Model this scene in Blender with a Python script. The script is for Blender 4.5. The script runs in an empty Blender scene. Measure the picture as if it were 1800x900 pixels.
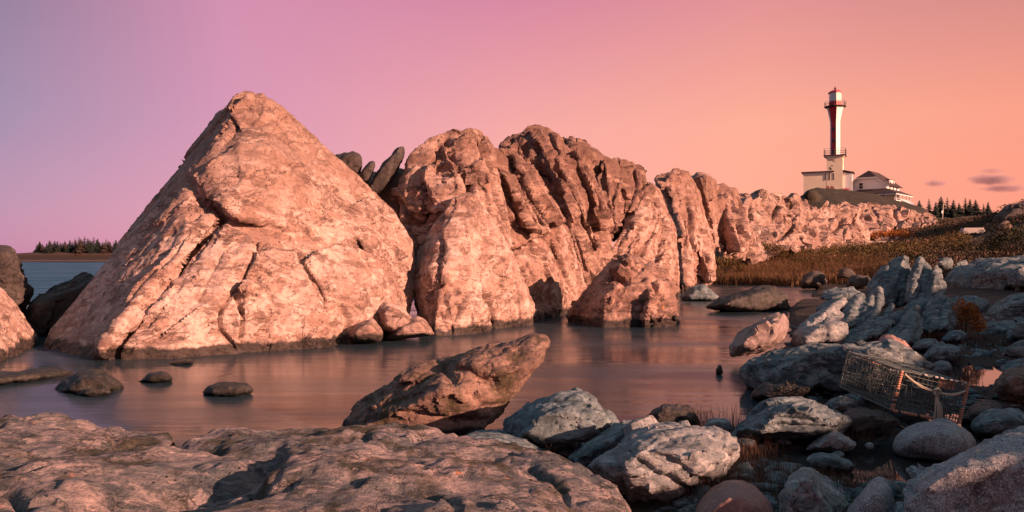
import bpy, bmesh, math, random
import numpy as np
from mathutils import Vector, Matrix

# ------------------------------------------------------------------ camera, sky, sun, exposure
SC = bpy.context.scene
COL = SC.collection
F, HZ, CH = 1413.0, 456.0, 1.4          # focal length and horizon row of the 1800 px photograph, camera height


def srgb(r, g, b):
    def f(c):
        c /= 255.0
        return c / 12.92 if c <= 0.04045 else ((c + 0.055) / 1.055) ** 2.4
    return (f(r), f(g), f(b), 1.0)


cam_d = bpy.data.cameras.new('camera')
cam = bpy.data.objects.new('camera', cam_d)
COL.objects.link(cam)
cam.location = (0, 0, CH)
cam.rotation_euler = (math.radians(90), 0, 0)
cam_d.sensor_width = 36
cam_d.lens = 36 * F / 1800
cam_d.shift_y = 6.0 / 1800
cam_d.clip_end = 20000
cam_d.clip_start = 0.05
SC.camera = cam

SUN_AZ, SUN_EL = math.radians(57), math.radians(15.0)     # azimuth from "behind the camera" towards the right
TO_SUN = Vector((math.sin(SUN_AZ) * math.cos(SUN_EL), -math.cos(SUN_AZ) * math.cos(SUN_EL), math.sin(SUN_EL)))
sun_d = bpy.data.lights.new('sun', 'SUN')
sun = bpy.data.objects.new('sun', sun_d)
COL.objects.link(sun)
sun.rotation_euler = TO_SUN.to_track_quat('Z', 'Y').to_euler()
sun_d.energy = 5.0
sun_d.angle = math.radians(0.6)
sun_d.color = (1.0, 0.50, 0.35)

SC.view_settings.view_transform = 'Standard'
SC.view_settings.look = 'None'
SC.view_settings.gamma = 1
SC.view_settings.exposure = 1.2
SC.view_settings.use_curve_mapping = False


class NT:
    """small helper round a node tree"""

    def __init__(s, tree):
        s.t = tree
        s.n = tree.nodes
        s.l = tree.links

    def add(s, typ, **kw):
        n = s.n.new(typ)
        for k, v in kw.items():
            setattr(n, k, v)
        return n

    def put(s, node, name, val):
        i = node.inputs[name]
        if isinstance(val, bpy.types.NodeSocket):
            s.l.new(val, i)
        else:
            i.default_value = val

    def math(s, op, a, b=0.0, c=None, clamp=False):
        n = s.add('ShaderNodeMath', operation=op, use_clamp=clamp)
        s.put(n, 0, a)
        s.put(n, 1, b)
        if c is not None:
            s.put(n, 2, c)
        return n.outputs[0]

    def mix(s, fac, a, b, mode='MIX'):
        n = s.add('ShaderNodeMix', data_type='RGBA', blend_type=mode)
        s.put(n, 0, fac)
        s.put(n, 6, a)
        s.put(n, 7, b)
        return n.outputs[2]

    def ramp(s, fac, stops, interp='LINEAR'):
        n = s.add('ShaderNodeValToRGB')
        cr = n.color_ramp
        cr.interpolation = interp
        while len(cr.elements) > 1:
            cr.elements.remove(cr.elements[-1])
        for i, (p, c) in enumerate(stops):
            e = cr.elements[0] if i == 0 else cr.elements.new(p)
            e.position = p
            e.color = c if len(c) == 4 else (*c, 1)
        s.put(n, 0, fac)
        return n.outputs[0]

    def rmap(s, v, a, b, c=0.0, d=1.0):
        n = s.add('ShaderNodeMapRange')
        n.clamp = True
        for i, x in enumerate((v, a, b, c, d)):
            s.put(n, i, x)
        return n.outputs[0]

    def noise(s, vec, scale, detail=5, rough=0.55, dist=0.0):
        n = s.add('ShaderNodeTexNoise')
        s.put(n, 'Vector', vec)
        s.put(n, 'Scale', scale)
        s.put(n, 'Detail', detail)
        s.put(n, 'Roughness', rough)
        s.put(n, 'Distortion', dist)
        return n.outputs[0]

    def voro(s, vec, scale, feature='F1', rand=1.0):
        n = s.add('ShaderNodeTexVoronoi', feature=feature)
        s.put(n, 'Vector', vec)
        s.put(n, 'Scale', scale)
        s.put(n, 'Randomness', rand)
        return n.outputs[0]

    def mapping(s, vec, rot=(0, 0, 0), scale=(1, 1, 1)):
        n = s.add('ShaderNodeMapping')
        s.put(n, 'Vector', vec)
        s.put(n, 'Rotation', rot)
        s.put(n, 'Scale', scale)
        return n.outputs[0]


world = bpy.data.worlds.new('World')
SC.world = world
world.use_nodes = True
W = NT(world.node_tree)
W.n.clear()
w_tc = W.add('ShaderNodeTexCoord')
w_sep = W.add('ShaderNodeSeparateXYZ')
W.l.new(w_tc.outputs['Generated'], w_sep.inputs[0])
w_u = W.rmap(w_sep.outputs[0], -1, 1)
w_low = W.ramp(w_u, [(0.0, srgb(92, 86, 128)), (0.23, srgb(190, 120, 163)), (0.34, srgb(226, 139, 168)), (0.5, srgb(250, 160, 146)),
                     (0.64, srgb(255, 157, 128)), (0.77, srgb(252, 141, 117)), (1.0, srgb(255, 172, 110))])
w_mid = W.ramp(w_u, [(0.0, srgb(84, 82, 118)), (0.23, srgb(148, 118, 152)), (0.34, srgb(210, 134, 164)), (0.5, srgb(243, 158, 148)),
                     (0.64, srgb(251, 165, 134)), (0.77, srgb(246, 149, 119)), (1.0, srgb(250, 176, 124))])
w_high = W.ramp(w_u, [(0.0, srgb(84, 80, 112)), (0.23, srgb(122, 102, 128)), (0.34, srgb(205, 130, 160)), (0.5, srgb(212, 125, 150)),
                      (0.64, srgb(222, 135, 134)), (0.77, srgb(196, 122, 116)), (1.0, srgb(206, 148, 128))])
w_zen = srgb(92, 136, 152)
w_a = W.mix(W.rmap(w_sep.outputs[2], 0.0, 0.16), w_low, w_mid)
w_b = W.mix(W.rmap(w_sep.outputs[2], 0.16, 0.31), w_a, w_high)
w_c = W.mix(W.rmap(w_sep.outputs[2], 0.32, 0.66), w_b, w_zen)
w_hz = W.noise(W.mapping(w_tc.outputs['Generated'], (0, 0, 0), (1.5, 1.5, 7)), 1.6, 4, 0.55, 0.4)
w_c = W.mix(W.rmap(w_hz, 0.3, 0.7, 0.0, 0.07), w_c, srgb(214, 150, 168))
w_sky = W.add('ShaderNodeTexSky', sky_type='NISHITA')
w_sky.sun_disc = False
w_sky.sun_elevation = SUN_EL
w_sky.sun_rotation = math.atan2(TO_SUN.x, TO_SUN.y)
w_bg1 = W.add('ShaderNodeBackground')
W.put(w_bg1, 'Color', w_c)
W.put(w_bg1, 'Strength', 0.435)
w_bg2 = W.add('ShaderNodeBackground')
W.put(w_bg2, 'Color', w_sky.outputs[0])
W.put(w_bg2, 'Strength', 0.008)
w_add = W.add('ShaderNodeAddShader')
W.l.new(w_bg1.outputs[0], w_add.inputs[0])
W.l.new(w_bg2.outputs[0], w_add.inputs[1])
w_out = W.add('ShaderNodeOutputWorld')
W.l.new(w_add.outputs[0], w_out.inputs[0])

RNG = np.random.default_rng(7)
random.seed(7)

# ------------------------------------------------------------------ helpers: points, noise, meshes


def P(px, py, d):
    """a point seen at photograph pixel (px, py), d metres ahead"""
    return np.array(((px - 900) / F * d, d, CH + (HZ - py) / F * d))


def D(py, z=0.0):
    return (CH - z) * F / (py - HZ)


def project(v):
    y = np.maximum(v[:, 1], 0.05)
    return 900 + F * v[:, 0] / y, HZ - F * (v[:, 2] - CH) / y


def _hash(ix, iy, iz, seed):
    h = (ix * 374761393 + iy * 668265263 + iz * 2147483647 + seed * 1274126177) & 0xFFFFFFFF
    h = ((h ^ (h >> 13)) * 1274126177) & 0xFFFFFFFF
    h = ((h ^ (h >> 16)) * 2246822519) & 0xFFFFFFFF
    return h ^ (h >> 15)


_G = RNG.normal(size=(256, 3))
_G /= np.linalg.norm(_G, axis=1)[:, None]


def perlin(p, seed=0):
    i = np.floor(p).astype(np.int64)
    f = p - i
    u = f * f * f * (f * (f * 6 - 15) + 10)
    out = 0
    for dx in (0, 1):
        for dy in (0, 1):
            for dz in (0, 1):
                g = _G[_hash(i[:, 0] + dx, i[:, 1] + dy, i[:, 2] + dz, seed) & 255]
                dot = g[:, 0] * (f[:, 0] - dx) + g[:, 1] * (f[:, 1] - dy) + g[:, 2] * (f[:, 2] - dz)
                w = (u[:, 0] if dx else 1 - u[:, 0]) * (u[:, 1] if dy else 1 - u[:, 1]) * (u[:, 2] if dz else 1 - u[:, 2])
                out = out + dot * w
    return out * 1.5


def fbm(p, octs=4, seed=0, gain=0.5, lac=2.03):
    s, a = 0, 1.0
    for o in range(octs):
        s = s + a * perlin(p, seed + o * 17)
        p = p * lac
        a *= gain
    return s


def ridged(p, octs=4, seed=0, gain=0.5):
    s, a = 0, 1.0
    for o in range(octs):
        s = s + a * (1 - 2 * np.abs(perlin(p, seed + o * 13)))
        p = p * 2.1
        a *= gain
    return s


def cells(p, seed=0):
    """F1, F2, id value, offset from the cell centre and a random tilt of a cellular pattern"""
    i = np.floor(p).astype(np.int64)
    n = len(p)
    f1 = np.full(n, 9.0)
    f2 = np.full(n, 9.0)
    hid = np.zeros(n, np.int64)
    rel = np.zeros((n, 3))
    for dx in (-1, 0, 1):
        for dy in (-1, 0, 1):
            for dz in (-1, 0, 1):
                cx, cy, cz = i[:, 0] + dx, i[:, 1] + dy, i[:, 2] + dz
                h = _hash(cx, cy, cz, seed)
                q = p - np.stack((cx + (h & 1023) / 1023.0, cy + ((h >> 10) & 1023) / 1023.0, cz + ((h >> 20) & 1023) / 1023.0), 1)
                d = np.sqrt((q * q).sum(1))
                near = d < f1
                f2 = np.where(near, f1, np.minimum(f2, d))
                hid = np.where(near, h, hid)
                rel[near] = q[near]
                f1 = np.where(near, d, f1)
    return f1, f2, ((hid >> 5) & 255) / 255.0, rel, _G[(hid >> 9) & 255]


def frame(a):
    a = np.array(a, float)
    a /= np.linalg.norm(a)
    b = np.cross(a, (0.3, 0.9, 0.2))
    b /= np.linalg.norm(b)
    return a, b, np.cross(a, b)


def mesh_np(name, verts, faces, smooth=False):
    """fast mesh from arrays; faces is (M, k)"""
    me = bpy.data.meshes.new(name)
    faces = np.asarray(faces, dtype=np.int32)
    m, k = faces.shape
    me.vertices.add(len(verts))
    me.vertices.foreach_set('co', np.asarray(verts, dtype=np.float32).ravel())
    me.loops.add(m * k)
    me.loops.foreach_set('vertex_index', faces.ravel())
    me.polygons.add(m)
    me.polygons.foreach_set('loop_start', np.arange(m, dtype=np.int32) * k)
    me.update(calc_edges=True)
    me.validate()
    if smooth:
        me.polygons.foreach_set('use_smooth', np.ones(len(me.polygons), dtype=bool))
    return me


def link(name, me, mat, parent=None, loc=None):
    o = bpy.data.objects.new(name, me)
    COL.objects.link(o)
    if mat is not None and me is not None:
        me.materials.clear()
        me.materials.append(mat)
    if parent is not None:
        o.parent = parent
    if loc is not None:
        o.location = loc
    return o


def tag(o, label=None, cat=None, group=None, kind=None):
    if label:
        o['label'] = label
    if cat:
        o['category'] = cat
    if group:
        o['group'] = group
    if kind:
        o['kind'] = kind
    return o


def thing(name, label, cat, loc=(0, 0, 0), rotz=0.0, group=None):
    o = bpy.data.objects.new(name, None)
    COL.objects.link(o)
    o.location = loc
    o.rotation_euler = (0, 0, rotz)
    o.empty_display_size = 0.2
    return tag(o, label, cat, group)


def copy_tree(o, parent=None):
    c = o.copy()
    COL.objects.link(c)
    c.parent = parent
    for ch in list(o.children):
        copy_tree(ch, c)
    return c


# ------------------------------------------------------------------ materials


def new_mat(name):
    m = bpy.data.materials.new(name)
    m.use_nodes = True
    t = NT(m.node_tree)
    t.n.clear()
    out = t.add('ShaderNodeOutputMaterial')
    b = t.add('ShaderNodeBsdfPrincipled')
    t.l.new(b.outputs[0], out.inputs[0])
    return m, t, b


def plain(name, col, rough=0.7, var=0.25, scale=3.0, metal=0.0, bump=0.0, spec=0.4):
    m, t, b = new_mat(name)
    tc = t.add('ShaderNodeTexCoord').outputs['Object']
    n = t.noise(tc, scale, 6, 0.65)
    c = t.mix(n, tuple(x * (1 - var) for x in col[:3]) + (1,), tuple(min(1, x * (1 + var)) for x in col[:3]) + (1,))
    t.put(b, 'Base Color', c)
    t.put(b, 'Roughness', rough)
    t.put(b, 'Metallic', metal)
    t.put(b, 'Specular IOR Level', spec)
    if bump:
        bn = t.add('ShaderNodeBump')
        t.put(bn, 'Strength', 0.6)
        t.put(bn, 'Distance', bump)
        t.put(bn, 'Height', t.noise(tc, scale * 6, 4))
        t.l.new(bn.outputs[0], b.inputs['Normal'])
    return m


def rock_mat(name, pale, mid, dark, size=1.0, tilt=(0, 0, 0), stretch=(1, 1, 1), speck=0.3, lichen=0.0, wet=0.12, bump=0.03,
             lines=0.5, rough=0.82, moss=0.0, grain=0.0, crack=0.3, upper=None):
    """pale / mid / dark mineral colours, bedding lines along the stretched axis, pits, lichen and a dark tide band"""
    m, t, b = new_mat(name)
    tc = t.add('ShaderNodeTexCoord').outputs['Object']
    pos = t.add('ShaderNodeNewGeometry').outputs['Position']
    big = t.noise(tc, 0.9 / size, 6, 0.62, 0.4)
    sv = t.mapping(tc, tilt, stretch)
    hv = t.mapping(tc, tilt, tuple(x ** 0.65 for x in stretch))
    med = t.noise(hv, 3.0 / size, 7, 0.66, 0.7)
    fine = t.noise(tc, 21 / size, 6, 0.7)
    bed = t.noise(sv, 3.2 / size, 7, 0.66, 0.5)
    bedf = t.noise(sv, 13.0 / size, 5, 0.7, 0.3)
    c = t.mix(t.rmap(big, 0.36, 0.64), mid, pale)
    c = t.mix(t.math('MULTIPLY', t.rmap(med, 0.50, 0.58), 0.8), c, mid)
    c = t.mix(t.math('MULTIPLY', t.rmap(t.noise(hv, 1.5 / size, 8, 0.72, 1.0), 0.55, 0.64), 0.7), c, tuple(0.5 * (a_ + b_) for a_, b_ in zip(mid, dark)))
    c = t.mix(t.math('MULTIPLY', t.rmap(bed, 0.53, 0.585), lines), c, tuple(0.45 * a_ + 0.55 * b_ for a_, b_ in zip(mid, dark)))
    c = t.mix(t.math('MULTIPLY', t.rmap(bedf, 0.55, 0.68), lines * 0.8), c, dark)
    c = t.mix(t.math('MULTIPLY', t.rmap(fine, 0.56, 0.72), speck), c, dark)
    c = t.mix(t.math('MULTIPLY', t.rmap(t.noise(hv, 4.5 / size, 6, 0.7, 0.8), 0.47, 0.40), 0.55), c, tuple(min(1.0, x * 1.3) for x in pale[:3]) + (1,))
    pit = t.voro(tc, 13 / size)
    pitm = t.math('MULTIPLY', t.rmap(t.math('ADD', pit, t.math('MULTIPLY', fine, 0.12)), 0.27, 0.18), t.rmap(t.noise(tc, 2.2 / size, 3), 0.5, 0.6))
    c = t.mix(t.math('MULTIPLY', pitm, min(1, speck * 2)), c, tuple(x * 0.35 for x in dark[:3]) + (1,))
    vn = t.noise(t.mapping(tc, tilt, tuple(x ** 0.6 for x in stretch)), 1.15 / size, 7, 0.62, 0.5)
    vein = t.rmap(t.math('ABSOLUTE', t.math('SUBTRACT', vn, 0.5)), 0.010, 0.002)
    vn2 = t.noise(t.mapping(tc, (0.4, -tilt[1] * 0.6, 0.9), (0.7, 1.1, 1.2)), 0.8 / size, 7, 0.6, 0.4)
    vein = t.math('MAXIMUM', vein, t.rmap(t.math('ABSOLUTE', t.math('SUBTRACT', vn2, 0.52)), 0.007, 0.001))
    vein = t.math('MULTIPLY', vein, t.rmap(t.noise(tc, 1.4 / size, 2), 0.42, 0.55))
    c = t.mix(t.math('MULTIPLY', vein, crack), c, tuple(x * 0.4 for x in dark[:3]) + (1,))
    if grain:
        g = t.voro(tc, 42 / size)
        gn = t.noise(tc, 70 / size, 3, 0.6)
        c = t.mix(t.math('MULTIPLY', t.rmap(gn, 0.52, 0.6), grain), c, tuple(min(1, x * 2.0) for x in pale[:3]) + (1,))
        c = t.mix(t.math('MULTIPLY', t.rmap(g, 0.35, 0.2), grain * 0.8), c, tuple(x * 0.4 for x in dark[:3]) + (1,))
    if lichen:
        ln = t.noise(tc, 7.5 / size, 4, 0.7, 0.5)
        lb = t.noise(tc, 1.1 / size, 2)
        lm = t.math('MULTIPLY', t.rmap(ln, 0.64, 0.70), t.rmap(lb, 0.5, 0.6))
        c = t.mix(t.math('MULTIPLY', lm, lichen), c, (0.55, 0.17, 0.02, 1))
    if moss:
        mn = t.noise(tc, 1.6 / size, 5, 0.65, 0.3)
        c = t.mix(t.math('MULTIPLY', t.rmap(mn, 0.5, 0.62), moss), c, (0.035, 0.032, 0.012, 1))
    z = t.add('ShaderNodeSeparateXYZ')
    t.l.new(pos, z.inputs[0])
    if upper:   # weathered, lichened zone above the reach of the spray
        uz = t.math('ADD', z.outputs[2], t.math('MULTIPLY', t.math('SUBTRACT', t.noise(pos, 0.9, 6, 0.65, 0.5), 0.5), upper[3]))
        uf = t.math('MULTIPLY', t.rmap(uz, upper[0], upper[1]), t.rmap(t.noise(sv, 1.8 / size, 5, 0.7, 0.6), 0.3, 0.6, 0.35, 1.0))
        c = t.mix(t.math('MULTIPLY', uf, upper[2]), c, tuple(0.62 * a_ + 0.38 * b_ for a_, b_ in zip(mid[:3], dark[:3])) + (1,))
    zz = t.math('ADD', z.outputs[2], t.math('MULTIPLY', t.math('SUBTRACT', t.noise(pos, 2.6, 5, 0.7), 0.5), -wet * 1.8))
    wetm = t.rmap(zz, wet * 1.0, wet * 0.72)
    c = t.mix(t.math('MULTIPLY', wetm, 0.9), c, (0.012, 0.013, 0.012, 1))
    t.put(b, 'Base Color', c)
    t.put(b, 'Roughness', t.rmap(wetm, 0, 1, rough, 0.38))
    t.put(b, 'Specular IOR Level', 0.35)
    h = t.math('ADD', t.math('MULTIPLY', bed, 0.28), t.math('MULTIPLY', bedf, 0.32))
    h = t.math('ADD', h, t.math('MULTIPLY', med, 0.25))
    h = t.math('ADD', h, t.math('MULTIPLY', fine, 0.24))
    h = t.math('SUBTRACT', h, t.math('MULTIPLY', pitm, 0.25))
    h = t.math('SUBTRACT', h, t.math('MULTIPLY', vein, 0.15))
    bn = t.add('ShaderNodeBump')
    t.put(bn, 'Strength', 1.0)
    t.put(bn, 'Distance', bump * 2.0)
    t.put(bn, 'Height', h)
    t.l.new(bn.outputs[0], b.inputs['Normal'])
    return m


R_ = math.radians
# warm granite-like ridge; the tilt/stretch lays the bedding
M_PYR = rock_mat('pale_ridge_stone', (0.54, 0.40, 0.335, 1), (0.30, 0.185, 0.142, 1), (0.075, 0.043, 0.034, 1), 1.0,
                 (0, R_(52), 0), (0.25, 1.2, 1.6), 0.4, 0.35, 0.17, 0.05, 0.8, upper=(1.8, 3.5, 0.8, 4.0))
M_RIDGE = rock_mat('bedded_ridge_stone', (0.52, 0.375, 0.31, 1), (0.26, 0.15, 0.112, 1), (0.06, 0.036, 0.028, 1), 1.5,
                   (0, R_(-62), 0), (0.22, 1.1, 1.5), 0.4, 0.5, 0.2, 0.08, 0.85, upper=(2.2, 4.8, 0.88, 4.5))
M_RIDGED = rock_mat('weathered_brown_ridge_stone', (0.42, 0.275, 0.215, 1), (0.18, 0.10, 0.075, 1), (0.05, 0.032, 0.026, 1), 1.5,
                    (0, R_(-62), 0), (0.2, 1.1, 1.6), 0.4, 0.7, 0.2, 0.08, 0.85, upper=(2.4, 4.8, 0.92, 4.0))
M_FLANK = rock_mat('grey_brown_boulder_stone', (0.27, 0.21, 0.185, 1), (0.18, 0.14, 0.125, 1), (0.06, 0.05, 0.046, 1), 0.5,
                   (0, 0, 0), (1, 1, 1), 0.5, 0.1, 0.05, 0.012, 0.3, grain=0.2)
M_FAR = rock_mat('far_ridge_stone', (0.47, 0.34, 0.28, 1), (0.25, 0.15, 0.115, 1), (0.055, 0.036, 0.028, 1), 4.5,
                 (0, R_(-50), 0), (0.3, 1.0, 1.4), 0.6, 0.3, 0.01, 0.28, 0.85)
M_DARK = rock_mat('dark_shore_stone', (0.085, 0.07, 0.062, 1), (0.05, 0.042, 0.037, 1), (0.018, 0.016, 0.015, 1), 1.0,
                  (0, R_(20), 0), (0.3, 1, 1.4), 0.4, 0.1, 0.10, 0.04, 0.5)
M_SLATE = rock_mat('blue_grey_stone', (0.21, 0.255, 0.26, 1), (0.078, 0.112, 0.12, 1), (0.016, 0.025, 0.029, 1), 0.5,
                   (R_(15), R_(25), 0), (0.35, 1, 1.8), 0.6, 0.25, 0.05, 0.022, 0.75)
M_SLATE2 = rock_mat('banded_blue_grey_stone', (0.24, 0.27, 0.265, 1), (0.08, 0.112, 0.117, 1), (0.016, 0.022, 0.025, 1), 0.45,
                    (R_(10), R_(-35), 0), (0.3, 1, 2.0), 0.6, 0.2, 0.04, 0.025, 0.9)
M_PALE = rock_mat('pale_shore_stone', (0.35, 0.35, 0.335, 1), (0.16, 0.18, 0.183, 1), (0.035, 0.046, 0.05, 1), 0.4,
                  (R_(10), R_(35), 0), (0.4, 1, 1.5), 0.6, 0.15, 0.03, 0.018, 0.65)
M_BROWN = rock_mat('brown_shore_stone', (0.27, 0.175, 0.135, 1), (0.15, 0.095, 0.072, 1), (0.03, 0.028, 0.026, 1), 0.45,
                   (0, R_(-15), 0), (0.5, 1, 1.3), 0.65, 0.35, 0.09, 0.02, 0.55, moss=0.75)
M_SLAB = rock_mat('mottled_slab_stone', (0.36, 0.275, 0.25, 1), (0.112, 0.12, 0.124, 1), (0.03, 0.037, 0.04, 1), 0.5,
                  (R_(8), R_(-14), R_(-18)), (0.35, 1.0, 1.8), 0.8, 0.9, 0.05, 0.05, 0.85, moss=0.85, crack=0.6)
M_GRAN = rock_mat('speckled_granite', (0.25, 0.25, 0.247, 1), (0.155, 0.162, 0.166, 1), (0.03, 0.034, 0.036, 1), 0.5,
                  (0, 0, 0), (1, 1, 1), 0.5, 0.0, 0.02, 0.010, 0.15, grain=0.8)
M_PINK = rock_mat('smooth_pink_stone', (0.30, 0.18, 0.155, 1), (0.20, 0.12, 0.105, 1), (0.07, 0.048, 0.045, 1), 0.4,
                  (0, 0, 0), (1, 1, 1), 0.45, 0.0, 0.02, 0.007, 0.25, grain=0.3)
M_WET = rock_mat('black_wet_stone', (0.055, 0.05, 0.044, 1), (0.03, 0.028, 0.025, 1), (0.012, 0.012, 0.011, 1), 0.5,
                 (0, R_(12), 0), (0.4, 1, 1.5), 0.5, 0.0, 0.05, 0.02, 0.6, rough=0.6, moss=0.3)

# ------------------------------------------------------------------ rock builder


def hull(pts):
    return [np.asarray(p, float) for p in pts]


def blob(outline, d, t, front=0.58, back=0.8, shift=(0, 0), tilt=0.0, seed=None):
    """a boulder from its outline: rim at depth d, a smaller ring nearer, another behind.
    d may be a number or (left, right) depths; tilt leans the top away from the viewer (metres over the height)"""
    o = np.array(outline, float)
    c = o.mean(0)
    lo, hi = o.min(0), o.max(0)
    pts = []
    for (px, py) in o:
        u = (px - lo[0]) / max(1, hi[0] - lo[0])
        v = (hi[1] - py) / max(1, hi[1] - lo[1])
        dd = (d[0] * (1 - u) + d[1] * u) if isinstance(d, tuple) else d
        base = dd + tilt * v
        pts.append(P(px, py, base))
        fx, fy = c[0] + shift[0] + (px - c[0]) * front, c[1] + shift[1] + (py - c[1]) * front
        pts.append(P(fx, fy, base - t * 0.5))
        bx, by = c[0] + (px - c[0]) * back, c[1] + (py - c[1]) * back
        q = P(bx, by, base + t * 0.1)
        q[0] *= (base + t * 0.55) / (base + t * 0.1) * 1.0
        q[1] = base + t * 0.55
        pts.append(q)
    return pts


def remesh_hulls(lumps, vox):
    bm = bmesh.new()
    for pts in lumps:
        vs = [bm.verts.new(p) for p in pts]
        r = bmesh.ops.convex_hull(bm, input=vs)
        dead = [g for g in r['geom_interior'] if isinstance(g, bmesh.types.BMVert)]
        bmesh.ops.delete(bm, geom=dead, context='VERTS')
    bmesh.ops.recalc_face_normals(bm, faces=bm.faces)
    me = bpy.data.meshes.new('raw')
    bm.to_mesh(me)
    bm.free()
    ob = bpy.data.objects.new('raw', me)
    COL.objects.link(ob)
    md = ob.modifiers.new('r', 'REMESH')
    md.mode = 'VOXEL'
    md.voxel_size = vox
    md.use_smooth_shade = True
    dg = bpy.context.evaluated_depsgraph_get()
    out = bpy.data.meshes.new_from_object(ob.evaluated_get(dg))
    bpy.data.objects.remove(ob)
    bpy.data.meshes.remove(me)
    return out


def dry(me, z=-0.12):
    """leave out what lies under the water or ground"""
    v = get_v(me)
    k = len(me.polygons)
    ls = np.empty(k, np.int32)
    lt = np.empty(k, np.int32)
    me.polygons.foreach_get('loop_start', ls)
    me.polygons.foreach_get('loop_total', lt)
    li = np.empty(len(me.loops), np.int32)
    me.loops.foreach_get('vertex_index', li)
    if lt.min() != 4 or lt.max() != 4:
        return me
    f = li.reshape(-1, 4)
    keep = v[f][:, :, 2].max(1) > z
    # and the buried far side of big outcrops
    c = v[f].mean(1)
    nn = np.cross(v[f[:, 2]] - v[f[:, 0]], v[f[:, 3]] - v[f[:, 1]])
    nn /= np.linalg.norm(nn, axis=1)[:, None] + 1e-12
    view = c - (0, 0, CH)
    view /= np.linalg.norm(view, axis=1)[:, None]
    vis = (nn * view).sum(1)
    keep &= ~((vis > 0.8) & (nn[:, 2] < -0.15)) & ~((vis > 0.5) & (c[:, 1] > 11))
    f = f[keep]
    used = np.unique(f)
    mp = np.zeros(len(v), np.int32)
    mp[used] = np.arange(len(used))
    out = mesh_np('rock', v[used], mp[f], True)
    bpy.data.meshes.remove(me)
    return out


def get_v(me):
    v = np.empty(len(me.vertices) * 3, dtype=np.float32)
    me.vertices.foreach_get('co', v)
    return v.reshape(-1, 3).astype(float)


def set_v(me, v):
    me.vertices.foreach_set('co', v.astype(np.float32).ravel())
    me.update()


def get_n(me):
    n = np.empty(len(me.vertices) * 3, dtype=np.float32)
    me.vertex_normals.foreach_get('vector', n)
    return n.reshape(-1, 3).astype(float)


def relax(me, v, n):
    e = np.empty(len(me.edges) * 2, dtype=np.int32)
    me.edges.foreach_get('vertices', e)
    e = e.reshape(-1, 2)
    deg = np.bincount(e.ravel(), minlength=len(v))[:, None].astype(float)
    for _ in range(n):
        s = np.zeros_like(v)
        for k in range(3):
            s[:, k] = np.bincount(e[:, 0], v[e[:, 1], k], len(v)) + np.bincount(e[:, 1], v[e[:, 0], k], len(v))
        v = v * 0.4 + 0.6 * s / np.maximum(deg, 1)
    return v


def seg_dist(px, py, pts):
    d = np.full(px.shape, 1e9)
    for (x0, y0), (x1, y1) in zip(pts[:-1], pts[1:]):
        dx, dy = x1 - x0, y1 - y0
        t = np.clip(((px - x0) * dx + (py - y0) * dy) / (dx * dx + dy * dy + 1e-9), 0, 1)
        d = np.minimum(d, np.hypot(px - x0 - t * dx, py - y0 - t * dy))
    return d


NTRI = [0]


def trim(v, n, R, depth, count, axis, rng, vox, lean=0.0):
    """break planar faces out of a surface: joint-bounded blocks are cut back to random planes near the local normal"""
    a, b, c = frame(axis)
    if b[0] < 0:
        b = -b
    pick = rng.integers(0, len(v), count * 3)
    done = 0
    for k in pick:
        if done >= count:
            break
        p = v[k]
        vis = n[k] @ (p - (0, 0, CH))
        if vis > 0.35 * np.linalg.norm(p) or p[2] < -0.15:
            continue
        done += 1
        nn = n[k] + rng.normal(size=3) * 0.28 + b * lean * rng.uniform(0.2, 1.0)
        nn -= a * (nn @ a) * 0.6
        nn /= np.linalg.norm(nn)
        r = R * rng.uniform(0.5, 1.3)
        dl = v - p
        m = np.abs(dl[:, 2]) < r * 3.6
        idx = np.nonzero(m)[0]
        d = dl[idx]
        da = d @ a
        m = (np.abs(da + 0.35 * (d @ b)) < r * 3.4) & (np.abs(d @ b - 0.1 * da) < r * 0.85) & (np.abs(d @ c) < r * 1.2)
        idx = idx[m]
        sd = d[m] @ nn + depth * rng.uniform(0.3, 1.0)
        hit = (sd > 0) & (sd < depth * 2.0)
        v[idx[hit]] -= nn * np.minimum(sd[hit], depth)[:, None]
    return v


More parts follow.
